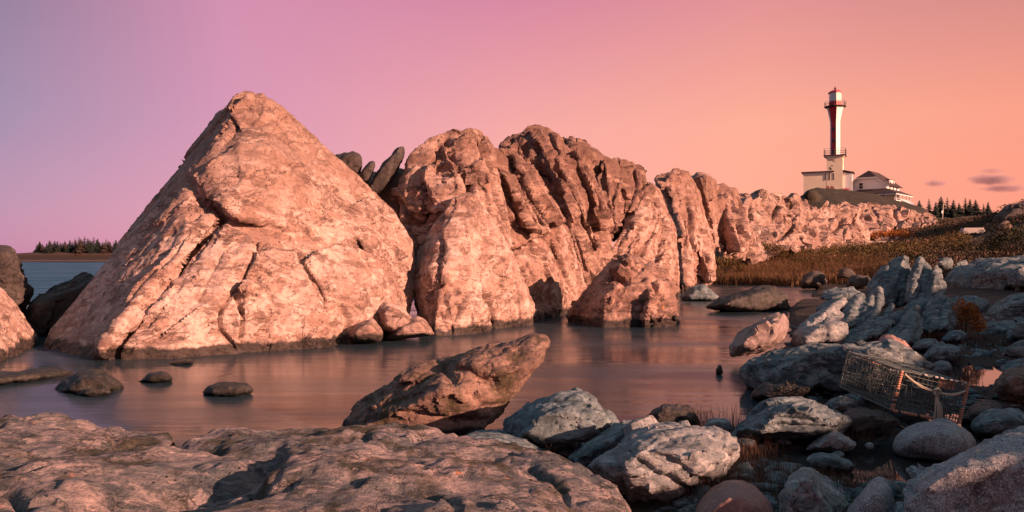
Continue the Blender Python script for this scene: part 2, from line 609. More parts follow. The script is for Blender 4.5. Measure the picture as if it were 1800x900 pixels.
def rock(name, label, lumps, vox, mat, smooth=3, big=(0.0, 1.0), mid=(0.0, 1.0), strata=None, chip=None, strokes=(), seed=None,
         cat='rock', group=None, parent=None, knobs=(), fins=None, cut=None, soften=0):
    """union of convex lumps, remeshed, worn and broken up.
    big/mid: (amplitude, wavelength); strata: (amp, wavelength, direction, stretch); chip: (amp, cell size);
    strokes: carved cracks [(points, width px, depth m)]"""
    seed = seed if seed is not None else int(abs(hash_name(label)) % 9973)
    vox *= 1.36
    me = dry(remesh_hulls(lumps, vox))
    v = relax(me, get_v(me), smooth)
    set_v(me, v)
    n = get_n(me)
    base = v.copy()
    ns = n
    off = np.array([seed * 1.37 % 50, seed * 2.11 % 50, seed * 0.77 % 50])
    disp = np.zeros(len(v))
    if chip:
        amp, size = chip[0], chip[1]
        warp = np.stack([perlin(base / size * 0.8 + off, 5 + k) for k in range(3)], 1) * 0.25
        q = base / size
        if len(chip) > 2:
            a, b, c = frame(chip[2])
            q = np.stack((q @ a / chip[3], q @ b, q @ c), 1)
        q0 = q + warp * 0.5 + off
        for o, (fa, fs) in enumerate(((1.0, 1.0), (0.45, 2.3))):
            f1, f2, idv, rel, gr = cells(q0 * fs, seed + o * 7)
            face = (rel * gr).sum(1)
            edge = np.clip((f2 - f1) / 0.07, 0, 1)
            disp += amp * fa * ((idv - 0.5) * 0.9 + face * 1.5 - (1 - edge) * 0.35)
    if big[0]:
        disp += big[0] * fbm(base / big[1] + off, 4, seed)
    if fins:
        amp, wl, dr = fins
        a, b, c = frame(dr)
        if b[0] < 0:
            b = -b
        w = base + 0.35 * wl * np.stack([fbm(base / (wl * 1.7) + off, 2, 51 + k) for k in range(3)], 1)
        cell = np.floor((w @ a) / (wl * 3.2) + perlin(base / (wl * 2) + off, 61) * 0.6)
        for fs, fa in ((1.0, 1.0), (2.3, 0.4)):
            sv = (w @ b) / wl * fs + 0.37 * cell + 0.25 * (w @ c) / wl
            k0 = np.floor(sv)
            sw = sv - k0
            hgt = 0.55 + 0.45 * np.sin(k0 * 12.9898 + cell * 7.1)
            disp += amp * fa * hgt * (np.where(sw < 0.12, sw / 0.12, (1 - sw) / 0.88) - 0.5)
    if strata:
        amp, wl, dr, st = strata
        a, b, c = frame(dr)
        if b[0] < 0:
            b = -b
        w = base + 0.25 * wl * np.stack([perlin(base / (wl * 2.5) + off, 31 + k) for k in range(3)], 1)
        q = np.stack((w @ a / (wl * st), w @ b / wl, w @ c / wl), 1)
        disp += amp * 0.6 * ridged(q + off, 4, seed + 3, 0.55)
        mask = np.clip(0.55 + 0.9 * perlin(base / (wl * 3.5) + off, 93), 0, 1.3)
        for fs, fa in ((1.0, 1.0), (2.7, 0.45)):
            sv = (w @ b) / wl * fs + 0.5 * perlin(q * 0.7 * fs + off, 95) + 0.15 * (w @ c) / wl
            sw = sv - np.floor(sv)
            disp += amp * fa * mask * (np.where(sw < 0.12, sw / 0.12, (1 - sw) / 0.88) - 0.5) * 1.3
        disp += amp * 0.25 * ridged(base / (vox * 7) + off, 2, seed + 5)
    if mid[0]:
        disp += mid[0] * ridged(base / mid[1] + off, 3, seed + 9, 0.55)
    v = base + n * disp[:, None]
    if cut:
        rng = np.random.default_rng(seed + 77)
        R, depth, count, axis = cut[:4]
        ln = cut[4] if len(cut) > 4 else 0.0
        v0 = v.copy()
        for fr_, fc_ in ((1.0, 1.0), (0.42, 1.8)):
            v = trim(v, n, R * fr_, depth * fr_, int(count * fc_), axis, rng, vox, ln)
            dl = v - v0
            L = np.linalg.norm(dl, axis=1)
            lim = depth * 1.15 * fr_ + np.where(fr_ < 1, 0.8 * depth, 0)
            v = v0 + dl * (lim * np.tanh(L / lim) / np.maximum(L, 1e-9))[:, None]
            set_v(me, v)
            n = get_n(me)
        n0 = n
        v += n * (vox * 0.5 * ridged(v / (vox * 6) + off, 2, seed + 5))[:, None]
    if len(strokes) or len(knobs):
        px, py = project(base)
        wob = np.stack((perlin(base / (vox * 26) + off, 71), perlin(base / (vox * 26) + off, 72)), 1) * 0.8
        front = (ns[:, 1] * base[:, 1] + ns[:, 0] * base[:, 0] + ns[:, 2] * (base[:, 2] - CH)) < 0.12 * np.linalg.norm(base, axis=1)
        for pts, w, amt in list(strokes):
            d = seg_dist(px + wob[:, 0] * w * 1.6, py + wob[:, 1] * w * 1.6, pts)
            v -= ns * (amt * np.exp(-(d / w) ** 2) * front)[:, None]
    if soften:
        v = relax(me, v, soften)
    set_v(me, v)
    me.polygons.foreach_set('use_smooth', np.ones(len(me.polygons), dtype=bool))
    if cut:
        me.set_sharp_from_angle(angle=math.radians(34))
    lo, hi = v.min(0), v.max(0)
    org = np.array(((lo[0] + hi[0]) / 2, (lo[1] + hi[1]) / 2, max(lo[2], -0.2)))
    me.transform(Matrix.Translation(Vector(-org)))
    NTRI[0] += len(me.polygons) * 2
    o = link(name, me, mat, parent, org)
    if parent is None:
        tag(o, label, cat, group)
    return o


def hash_name(s):
    h = 5381
    for ch in s:
        h = (h * 33 + ord(ch)) & 0x7FFFFFFF
    return h


def fin(T, B, wl, wr, d, h, kl=1.5, kr=0.45):
    """a leaning rib: crest line from T to B, steep face to the left, broad face to the right; sizes in photograph pixels"""
    (tx, ty), (bx, by) = T, B
    d0, d1 = d if isinstance(d, tuple) else (d, d)
    L, R = wl / F * d0, wr / F * d0
    mx, my = tx * .45 + bx * .55, ty * .45 + by * .55
    qx, qy = tx * .8 + bx * .2, ty * .8 + by * .2
    dm = (d0 + d1) / 2
    return hull([P(tx, ty, d0 - h * .35), P(qx, qy, d0 - h * .8), P(mx, my, dm - h), P(bx, by, d1 - h * .9),
                 P(tx - wl * .45, ty + 6, d0 - h * .35 + L * kl * .5), P(qx - wl * .8, qy + 4, d0 - h * .8 + L * kl * .8), P(mx - wl, my, dm - h + L * kl), P(bx - wl * .8, by, d1 - h * .9 + L * kl * .8),
                 P(tx + wr * .4, ty + 5, d0 - h * .35 + R * kr * .5), P(qx + wr * .8, qy, d0 - h * .8 + R * kr), P(mx + wr, my, dm - h + R * kr * 1.2), P(bx + wr, by - 6, d1 - h * .9 + R * kr * 1.2),
                 P(mx, my, dm + h * 1.5), P(bx, by - 8, d1 + h * 1.5)])


def wd(dx, dy, depth=0.0):
    """image direction -> world direction"""
    return (dx, depth, -dy)


def foot(px, py, d):
    """a point seen at (px,py) and the same point sunk below the water"""
    p = P(px, py, d)
    return [p, np.array((p[0], p[1], -0.35))]


# ------------------------------------------------------------------ terrain and water
LAND = np.array([(-14, 2.4), (-3, 3.6), (-0.4, 5.0), (0.4, 5.9), (1.0, 6.6), (1.9, 6.9), (2.5, 8.2), (2.75, 9.6), (3.1, 11.3), (4.4, 13.5), (5.6, 17),
                 (7.6, 23), (12, 33), (15, 40.5), (12.5, 43.5), (10.4, 44.5), (9, 50), (12, 62), (22, 100), (30, 200), (60, 420), (900, 700), (900, -60), (-60, -60), (-60, 0)], float)


def land_sd(x, y):
    d = np.full(x.shape, 1e9)
    ins = np.zeros(x.shape, bool)
    n = len(LAND)
    for i in range(n):
        x0, y0 = LAND[i]
        x1, y1 = LAND[(i + 1) % n]
        dx, dy = x1 - x0, y1 - y0
        t = np.clip(((x - x0) * dx + (y - y0) * dy) / (dx * dx + dy * dy), 0, 1)
        d = np.minimum(d, np.hypot(x - x0 - t * dx, y - y0 - t * dy))
        cr = ((y0 > y) != (y1 > y)) & (x < (x1 - x0) * (y - y0) / (y1 - y0 + 1e-12) + x0)
        ins ^= cr
    return np.where(ins, d, -d)


# (pixel column, depth, height) of ground seen in the middle and far distance
CTRL = np.array([(900, 45, -.3), (1250, 45, .05), (1400, 45, .1), (1480, 41, .1), (1600, 30, .25), (1800, 25, .35), (2100, 25, 1.2), (1500, 20, .15), (1700, 18, .2), (1900, 15, .3),
                 (1250, 62, 1.25), (1400, 62, 1.5), (1550, 62, 1.6), (1700, 52, 1.7), (1800, 46, 1.9), (2100, 45, 3.0),
                 (1300, 90, 3.0), (1450, 95, 3.3), (1560, 98, 3.3), (1650, 95, 3.6), (1720, 85, 4.0), (1800, 70, 4.1), (2100, 70, 6),
                 (1760, 90, 5.6), (1795, 100, 7.7), (1850, 100, 7.9), (1710, 112, 6.2), (1660, 130, 6.6), (1600, 140, 6.6), (2100, 120, 9),
                 (1450, 140, 8.5), (1400, 150, 10), (1470, 178, 16.2), (1425, 172, 15.4), (1510, 178, 15.6), (1560, 180, 13.6), (1600, 182, 12.6), (1640, 180, 10),
                 (1620, 210, 11), (1700, 205, 12.0), (1760, 200, 12.5), (1400, 220, 14), (1900, 220, 14), (1300, 250, 10), (1500, 400, 10), (1800, 400, 10), (2200, 400, 10)], float)
_cx = np.arctan((CTRL[:, 0] - 900) / F) * 3.0
_cl = np.log(CTRL[:, 1])
_cd = np.hypot(_cx[:, None] - _cx[None], _cl[:, None] - _cl[None])
_cw = np.linalg.solve(_cd + 1e-6 * np.eye(len(CTRL)), CTRL[:, 2] / CTRL[:, 1])   # slope-like heights behave better


SDIR = np.array((math.sin(SUN_AZ), -math.cos(SUN_AZ)))       # towards the sun, flat
SPERP = np.array((-SDIR[1], SDIR[0]))
CREST_C = np.array((3.2, 7.2)) + SDIR * 10.0


def crest_height(t):
    k = [(-40, 0.3), (-14, 0.8), (-8, 1.5), (-5, 1.75), (-3, 1.88), (0, 1.92), (2, 2.05), (5, 2.4), (9, 2.6), (14, 2.6), (22, 2.2), (40, 1.0), (70, 1)]
    return np.interp(t, [a for a, _ in k], [b for _, b in k]) + 10 * (math.tan(SUN_EL) - math.tan(math.radians(10)))


def terrain(x, y):
    x = np.asarray(x, float)
    y = np.asarray(y, float)
    p3 = np.stack((x, y, np.zeros_like(x)), -1)
    flat = p3.reshape(-1, 3)
    sd = land_sd(x.ravel(), y.ravel())
    d = np.maximum(y.ravel(), 0.5)
    az = np.arctan2(x.ravel(), np.maximum(d, 1e-3)) * 3.0
    r = np.hypot(az[:, None] - _cx[None], np.log(d)[:, None] - _cl[None]) if len(d) < 60000 else None
    if r is None:
        far = np.zeros(len(d))
        for i in range(len(_cw)):
            far += _cw[i] * np.hypot(az - _cx[i], np.log(d) - _cl[i])
    else:
        far = r @ _cw
    far = far * d
    near = 0.045 + 0.06 * fbm(flat / 1.1, 4, 3) + 0.02 * fbm(flat / 0.22, 3, 8)
    near += np.clip((flat[:, 0] - 5.0) * 0.05, 0, 0.4) * np.clip((flat[:, 1] - 10) * 0.2, 0, 1)
    for (qx, qy, qr, dep) in ((5.7, 9.7, 0.75, .32), (5.1, 10.2, 0.5, .25), (6.2, 9.5, .5, .25), (3.95, 6.75, 0.6, .22), (4.35, 6.3, 0.5, .2), (2.6, 5.45, 0.5, .22), (3.0, 5.7, .4, .2)):
        near -= dep * np.exp(-((flat[:, 0] - qx) ** 2 + (flat[:, 1] - qy) ** 2) / qr ** 2)
    k = np.clip((d - 14) / 10, 0, 1)
    k = k * k * (3 - 2 * k)
    far += (0.03 + 0.0025 * d) * fbm(flat / 3.5, 4, 5) + 0.006 * d * fbm(flat / 14, 3, 6) * (d > 60)
    z = near * (1 - k) + far * k
    shore = np.clip((sd + 0.25) / 0.6, 0, 1)
    z = np.where(sd < 0.35, z * shore - 0.5 * (1 - shore), z)
    # rocky rise out of frame on the right that keeps the low sun off the near shore
    q = flat[:, :2] - CREST_C
    t = q @ SPERP
    s = q @ SDIR
    h = crest_height(t) * (1 + 0.0 * t) + 0.16 * ridged(flat / 1.3, 3, 41) - 0.1
    prof = np.where(s < 0, np.exp(-(s / 3.0) ** 2), np.exp(-(s / 30.0) ** 2))
    azr = np.degrees(np.arctan2(flat[:, 0], np.maximum(flat[:, 1], 1e-3)))
    out = np.clip((azr - 36) / 8, 0, 1) * np.where(flat[:, 1] < 0, np.clip((flat[:, 0] - 2.0) / 2, 0, 1), 1)
    z = np.maximum(z, h * prof * out - 0.3 * (1 - out))
    return z.reshape(x.shape)


def ground_mat():
    m, t, b = new_mat('shore_earth')
    pos = t.add('ShaderNodeNewGeometry').outputs['Position']
    n1 = t.noise(pos, 1.2, 6, 0.65)
    n2 = t.noise(pos, 9.0, 6, 0.7)
    n3 = t.noise(pos, 0.12, 4, 0.6)
    c = t.mix(t.rmap(n1, 0.4, 0.62), (0.022, 0.018, 0.015, 1), (0.055, 0.034, 0.024, 1))
    c = t.mix(t.math('MULTIPLY', t.rmap(n2, 0.52, 0.68), 0.6), c, (0.05, 0.056, 0.056, 1))
    sy = t.add('ShaderNodeSeparateXYZ')
    t.l.new(pos, sy.inputs[0])
    far = t.rmap(sy.outputs[1], 35, 60)
    veg = t.mix(t.rmap(n3, 0.42, 0.6), (0.075, 0.038, 0.018, 1), (0.036, 0.036, 0.014, 1))
    veg = t.mix(t.math('MULTIPLY', t.rmap(n1, 0.5, 0.65), 0.6), veg, (0.10, 0.055, 0.03, 1))
    c = t.mix(far, c, veg)
    t.put(b, 'Base Color', c)
    t.put(b, 'Roughness', 0.85)
    t.put(b, 'Specular IOR Level', 0.3)
    bn = t.add('ShaderNodeBump')
    t.put(bn, 'Strength', 1.0)
    t.put(bn, 'Distance', 0.03)
    t.put(bn, 'Height', t.math('ADD', n2, t.noise(pos, 45, 3)))
    t.l.new(bn.outputs[0], b.inputs['Normal'])
    return m


M_GROUND = ground_mat()
na, nr = 330, 330
azs = np.concatenate((np.linspace(-120, -40, 20, endpoint=False), np.linspace(-40, 45, 260, endpoint=False), np.linspace(45, 170, 50)))
rs = np.concatenate((np.linspace(0.0, 1.5, 12, endpoint=False), np.geomspace(1.5, 900, nr - 12)))
A, Rr = np.meshgrid(np.radians(azs), rs)
gx, gy = Rr * np.sin(A), Rr * np.cos(A)
gz = terrain(gx, gy)
gv = np.stack((gx, gy, gz), -1).reshape(-1, 3)
idx = np.arange(na * nr).reshape(nr, na)
gf = np.stack((idx[:-1, :-1], idx[:-1, 1:], idx[1:, 1:], idx[1:, :-1]), -1).reshape(-1, 4)[:, ::-1]
keep = gv[gf][:, :, 2].max(1) > -0.56
ground = link('ground', mesh_np('ground', gv, gf[keep], True), M_GROUND)
tag(ground, 'dark earth and low heath of the shore rising behind the pool', None, None, 'structure')


def water_mat(name, base, rough, sx, sy, strength, dist, spec=0.5):
    m, t, b = new_mat(name)
    pos = t.add('ShaderNodeNewGeometry').outputs['Position']
    v = t.mapping(pos, (0, 0, 0.12), (sx, sy, 1))
    n = t.math('ADD', t.noise(v, 1.0, 3, 0.5), t.math('MULTIPLY', t.noise(v, 4.3, 3, 0.5), 0.35))
    t.put(b, 'Base Color', base)
    st = t.noise(t.mapping(pos, (0, 0, 0.1), (0.12, 0.7, 1)), 1.0, 3, 0.55, 0.3)
    t.put(b, 'Roughness', t.rmap(st, 0.35, 0.65, rough * 0.55, rough * 1.45))
    t.put(b, 'IOR', 1.333)
    t.put(b, 'Specular IOR Level', spec)
    bn = t.add('ShaderNodeBump')
    t.put(bn, 'Strength', strength)
    t.put(bn, 'Distance', dist)
    t.put(bn, 'Height', n)
    t.l.new(bn.outputs[0], b.inputs['Normal'])
    return m


M_POOL = water_mat('still_pool_water', (0.028, 0.048, 0.060, 1), 0.21, 0.35, 1.3, 0.35, 0.04, 0.36)
M_SEA = water_mat('open_sea_water', (0.025, 0.10, 0.16, 1), 0.5, 0.25, 1.1, 0.8, 0.2, 0.12)


def sheet(name, x0, x1, y0, y1, z, mat, label):
    o = link(name, mesh_np(name, [(x0, y0, z), (x1, y0, z), (x1, y1, z), (x0, y1, z)], [(0, 1, 2, 3)]), mat)
    return tag(o, label, None, None, 'structure')


sheet('water', -60, 60, -8, 27, 0, M_POOL, 'smooth dark tidal pool water between the rocks')
sheet('water', 0, 60, 27.0, 52, 0, M_POOL, 'dark still end of the tidal pool below the reeds')
M_PUD = water_mat('mirror_puddle', (0.02, 0.02, 0.022, 1), 0.04, 2.0, 3.0, 0.1, 0.01, 1.0)
for nm, pts in (('bright puddle of still water right of the wire trap', [(4.6, 9.2), (5.4, 8.7), (6.6, 9.0), (6.9, 10.2), (6.0, 11.0), (4.9, 10.9)]), ('small puddle of still water below the wire trap', [(3.3, 6.2), (4.0, 5.9), (4.9, 6.1), (4.7, 7.1), (4.0, 7.5), (3.4, 7.1)]), ('dark puddle before the speckled granite boulder', [(2.1, 5.0), (2.8, 4.8), (3.3, 5.3), (3.3, 5.9), (2.6, 6.1), (2.1, 5.7)])):
    tag(link('puddle', mesh_np('puddle', [(a, b, .004) for a, b in pts], [tuple(range(6))]), M_PUD), nm, None, None, 'structure')
sheet('sea', -9000, 0, 27.0, 9000, 0, M_SEA, 'blue grey open sea beyond the left rocks')

# ------------------------------------------------------------------ the pyramid rock
pyr = [
    # main cone
    hull(foot(200, 627, 11.6) + foot(300, 624, 11.8) + foot(420, 613, 12.6) + foot(520, 606, 13.2) + foot(620, 598, 13.8) + foot(700, 580, 14.9) +
         [P(735, 480, 16.2), P(345, 325, 13.6), P(360, 300, 13.7), P(412, 171, 14.4), P(432, 161, 14.5), P(456, 165, 14.6), P(500, 195, 14.9), P(545, 243, 15.3),
          P(690, 372, 16.3), P(724, 425, 16.4), P(480, 480, 12.75), P(600, 480, 13.8),
          P(440, 175, 16.2), P(560, 270, 17.5), P(700, 400, 18.5), P(300, 400, 16.5)] + foot(220, 560, 16.5) + foot(700, 540, 18.5)),
    # long slab down the left side
    hull(foot(72, 611, 12.8) + foot(120, 627, 11.75) + foot(160, 633, 11.25) + foot(190, 631, 11.25) +
         [P(165, 490, 14.7), P(260, 365, 16.1), P(330, 276, 16.6), P(385, 205, 16.2), P(408, 176, 15.4), P(418, 190, 14.2), P(345, 318, 13.5), P(383, 378, 13.0), P(375, 400, 12.85),
          P(300, 475, 12.1), P(330, 345, 13.2), P(250, 505, 11.95), P(200, 575, 11.6), P(220, 425, 17), P(380, 230, 17)] + foot(120, 580, 15)),
    # rounded bolster on that slab
    hull([P(384, 374, 12.9), P(355, 372, 12.9), P(300, 430, 12.2), P(225, 520, 11.6), P(185, 590, 11.2), P(178, 625, 11.05), P(198, 618, 11.05), P(232, 560, 11.3), P(300, 474, 11.85),
          P(350, 430, 12.5), P(385, 395, 12.8), P(300, 450, 13), P(200, 590, 12.2)]),
    # knob at the slab foot
    blob([(168, 600), (180, 588), (198, 592), (200, 612), (190, 632), (165, 633)], 11.2, 0.35),
    # overhanging block under the apex
    hull([P(338, 326, 13.3), P(352, 345, 12.9), P(392, 360, 12.65), P(362, 296, 13.1), P(420, 255, 13.4), P(470, 262, 13.5), P(540, 300, 14.15), P(600, 360, 14.65), P(640, 420, 14.75),
          P(560, 425, 13.85), P(480, 390, 13.1), P(420, 385, 12.8), P(450, 200, 14.4), P(500, 300, 16), P(400, 330, 15)]),
    # apex cap
    hull([P(400, 190, 14.0), P(432, 163, 14.2), P(460, 170, 14.35), P(505, 203, 14.6), P(470, 240, 13.9), P(430, 235, 13.8), P(440, 200, 15.4)]),
    # swelling face, lower left
    hull(foot(215, 622, 11.25) + foot(300, 624, 11.35) + foot(380, 615, 11.8) + [P(330, 470, 12.2), P(395, 395, 12.75), P(445, 420, 12.55), P(455, 460, 12.3), P(425, 520, 12.1), P(392, 560, 11.95), P(270, 535, 11.55), P(400, 500, 14)]),
    # lower middle
    hull(foot(418, 612, 12.1) + foot(500, 606, 12.5) + foot(585, 602, 13.0) + [P(440, 465, 12.3), P(470, 436, 12.75), P(515, 442, 12.9), P(540, 490, 12.75), P(575, 560, 12.75), P(430, 540, 12.0), P(500, 480, 14.2)]),
    # small wedge between the cracks
    hull(foot(390, 612, 11.85) + foot(415, 612, 11.95) + [P(388, 550, 11.9), P(410, 520, 12.05), P(424, 555, 11.95), P(420, 590, 11.9), P(400, 560, 13)]),
    blob([(414, 500), (432, 485), (447, 492), (444, 515), (425, 525), (412, 515)], 12.1, 0.4),
    # right swell
    hull(foot(590, 600, 13.3) + foot(640, 598, 13.6) + foot(690, 585, 14.3) + [P(535, 462, 13.05), P(560, 440, 13.4), P(600, 430, 13.8), P(650, 445, 14.3), P(695, 500, 14.6), P(570, 530, 13.0), P(630, 520, 13.4), P(620, 480, 15)]),
    # right shoulder
    hull([P(650, 345, 15.5), P(690, 370, 15.7), P(726, 425, 15.9), P(730, 470, 15.8), P(700, 520, 15.0), P(640, 440, 14.5), P(610, 370, 14.9), P(690, 440, 17.5)]),
]
DIP = wd(0.62, -0.78, 0.15)
rock('pyramid_rock', 'tall pointed pyramid of pale rock rising from the pool, sunlit face, darker left slope', pyr, 0.0215, M_PYR, 1,
     big=(0.035, 1.3), mid=(0.008, 0.13), strata=(0.014, 0.24, DIP, 8), cat='rock outcrop', seed=11, cut=(.6, .07, 60, DIP), strokes=[
         ([(384, 393), (347, 442), (300, 477), (260, 529), (231, 563), (194, 624)], 6, 0.22),
         ([(336, 322), (352, 347), (384, 362), (393, 384)], 7, 0.20),
         ([(451, 430), (439, 459), (416, 500), (384, 546), (387, 581), (413, 611)], 3.5, 0.12),
         ([(413, 523), (427, 557), (425, 586), (416, 608)], 3.5, 0.12),
         ([(523, 442), (537, 477), (569, 529)], 3.5, 0.10),
         ([(490, 550), (470, 575), (452, 592)], 4, 0.07),
         ([(462, 269), (491, 286), (543, 303), (556, 326)], 4, 0.06),
         ([(430, 215), (445, 222), (480, 215)], 5, 0.05),
         ([(620, 480), (640, 500), (655, 530)], 6, 0.06),
         ([(330, 410), (290, 455), (240, 510), (205, 560)], 3, 0.04),
         ([(600, 540), (612, 570), (606, 597)], 5, 0.10), ([(395, 440), (370, 480), (345, 530)], 3, 0.03)])

# rocks at its foot, right
G_FOOT = 'rocks at the foot of the ridge'
rock('boulder', 'small dark boulder at the water foot of the pyramid rock, left of a pair', [blob([(612, 590), (625, 572), (655, 562), (672, 585), (668, 600), (620, 602)], 13.4, 0.8)], 0.02, M_PYR, 3, big=(0.03, .5), mid=(.01, .12), group=G_FOOT)
rock('boulder', 'rounded dark boulder wedged high between pyramid and buttress, above the waterline', [blob([(660, 545), (680, 530), (705, 538), (730, 565), (735, 580), (690, 592), (668, 580)], 14.0, 0.9)], 0.02, M_PYR, 3, big=(0.03, .5), mid=(.01, .12), group=G_FOOT)
rock('boulder', 'wedge shaped boulder with sunlit tip at waterline before the crevice', [blob([(675, 598), (700, 572), (735, 555), (748, 562), (764, 588), (720, 596)], 13.9, 0.9)], 0.02, M_PYR, 3, big=(0.03, .5), mid=(.01, .12), group=G_FOOT)

# ------------------------------------------------------------------ leaning slabs behind the pyramid
G_LEAN = 'dark slabs leaning behind the pyramid'
rock('leaning_slab', 'broad dark rock block leaning just right of the pyramid crest', [blob([(572, 284), (585, 266), (606, 262), (624, 261), (641, 286), (634, 318), (600, 318)], 17.8, 0.9, 0.75)], 0.03, M_DARK, 2, big=(.02, .6), cut=(.45, .1, 14, wd(.6, -1, .2)), group=G_LEAN)
rock('leaning_slab', 'small narrow dark fin between two larger leaning blocks', [blob([(632, 305), (650, 281), (659, 281), (661, 290), (648, 320), (636, 325)], 17.5, 0.5, 0.75)], 0.025, M_DARK, 2, big=(.02, .5), group=G_LEAN)
rock('leaning_slab', 'long dark slab leaning steeply against the rounded second mass', [blob([(640, 330), (667, 280), (695, 254), (713, 259), (718, 275), (690, 330), (668, 348), (648, 345)], 17.6, 0.9, 0.75)], 0.03, M_DARK, 2, big=(.02, .6), cut=(.45, .1, 14, wd(.6, -1, .2)), group=G_LEAN)

# ------------------------------------------------------------------ buttress
butt = [
    hull(foot(780, 588, 15.0) + foot(864, 572, 16.4) + foot(925, 560, 17.6) + foot(945, 548, 18.2) +
         [P(796, 349, 16.0), P(824, 341, 16.1), P(839, 355, 16.1), P(856, 388, 16.2), P(878, 408, 16.4), P(900, 452, 16.9), P(925, 505, 17.5), P(765, 455, 15.5), P(752, 492, 15.2), P(778, 392, 15.7),
          P(820, 430, 15.5), P(850, 500, 15.7), P(790, 480, 15.0), P(820, 350, 18), P(900, 450, 19)]),
    hull(foot(743, 560, 15.6) + foot(765, 585, 15.1) + [P(724, 505, 16.2), P(742, 435, 16.6), P(775, 385, 16.2), P(800, 355, 16.5), P(752, 492, 15.2), P(770, 450, 15.5), P(790, 400, 18.0), P(740, 480, 18)]),
    hull(foot(765, 585, 14.75) + foot(800, 585, 14.8) + foot(862, 570, 15.6) + [P(768, 520, 15.0), P(800, 530, 14.9), P(840, 525, 15.1), P(858, 550, 15.4), P(775, 500, 15.1), P(820, 520, 16.5)]),
    hull([P(752, 480, 15.1), P(765, 462, 15.2), P(790, 470, 15.0), P(792, 495, 14.9), P(760, 505, 14.95), P(770, 480, 16)]),
    hull([P(850, 405, 16.2), P(870, 398, 16.2), P(895, 450, 16.5), P(900, 490, 16.6), P(860, 470, 15.9), P(845, 430, 15.9), P(880, 430, 17.5)]),
    hull(foot(868, 570, 16.2) + foot(930, 558, 17.2) + [P(866, 518, 16.2), P(900, 515, 16.6), P(930, 530, 17.2), P(940, 545, 17.6), P(900, 520, 18)]),
]
rock('rock_buttress', 'sunlit rounded buttress standing forward of the ridge beside the dark crevice', butt, 0.024, M_PYR, 1, big=(.05, .9), mid=(.02, .22),
     strata=(.016, .3, wd(0.2, 1, 0.2), 4), cat='rock outcrop', seed=23, cut=(.36, .07, 40, wd(.2, 1, .2)), strokes=[
         ([(772, 400), (780, 440), (768, 480), (758, 520)], 4, 0.10), ([(808, 540), (800, 560), (790, 575)], 4, .08), ([(858, 515), (862, 540), (868, 565)], 5, .15),
         ([(765, 505), (790, 500), (805, 515)], 4, .08), ([(845, 400), (855, 430), (850, 460)], 4, .03), ([(780, 545), (800, 535), (815, 528)], 3, .08),
         ([(815, 395), (820, 430), (812, 470)], 3, .04)])

# ------------------------------------------------------------------ the ridge, mass by mass
FIN = wd(0.48, 0.88, 0.3)
SLASH = wd(0.5, -0.86, 0.25)
m2 = [
    hull([P(585, 335, 18.0), P(620, 312, 18.3), P(660, 322, 18.3), P(705, 300, 18.3), P(745, 420, 17.2), P(610, 420, 17.4), P(720, 520, 17.0), P(640, 500, 17.0), P(650, 360, 20), P(740, 400, 20)]),
    hull([P(690, 335, 17.2), P(721, 275, 17.4), P(755, 246, 17.6), P(804, 227, 17.9), P(843, 232, 18.2), P(873, 255, 18.5), P(885, 320, 18.3), P(898, 400, 18.0), P(900, 470, 17.8),
          P(740, 420, 16.6), P(700, 380, 16.8), P(800, 300, 17.0), P(840, 380, 16.9), P(760, 330, 16.8), P(800, 300, 21), P(740, 400, 20), P(890, 440, 21), P(850, 500, 17.5), P(720, 500, 17.2)]),
    hull([P(790, 262, 17.2), P(820, 240, 17.5), P(850, 245, 17.7), P(872, 290, 17.6), P(862, 320, 17.1), P(815, 330, 16.8), P(795, 300, 16.9), P(840, 300, 19)]),
    hull([P(745, 300, 16.7), P(765, 280, 16.9), P(795, 290, 16.8), P(812, 340, 16.5), P(800, 375, 16.4), P(760, 372, 16.4), P(748, 345, 16.4), P(780, 330, 18)]),
    hull([P(700, 330, 17), P(730, 290, 17.1), P(752, 330, 16.6), P(750, 375, 16.5), P(720, 370, 16.6), P(730, 340, 18)]),
    hull([P(830, 325, 16.9), P(858, 330, 16.9), P(885, 400, 17.1), P(898, 450, 17.2), P(870, 420, 16.7), P(838, 370, 16.6), P(860, 380, 18)]),
]
rock('ridge_rock', 'rounded knobbly rock mass with clefts, rising behind the buttress', m2, 0.027, M_RIDGE, 1, big=(.05, 1.0), mid=(.018, .25),
     strata=(.025, .4, wd(.35, 1, .2), 5), cat='rock outcrop', seed=31, cut=(.6, .13, 40, wd(.35, 1, .2), .3), strokes=[
         ([(787, 250), (800, 285), (812, 320), (815, 350)], 6, .35), ([(745, 325), (752, 360), (748, 385), (720, 390)], 6, .32), ([(850, 245), (862, 280), (875, 330), (885, 380)], 6, .35), ([(770, 262), (775, 290), (790, 300)], 5, .2), ([(764, 285), (772, 300), (785, 310)], 4, .14),
         ([(690, 350), (715, 375), (735, 395)], 5, .12), ([(835, 300), (850, 340), (862, 390)], 4, .10)])

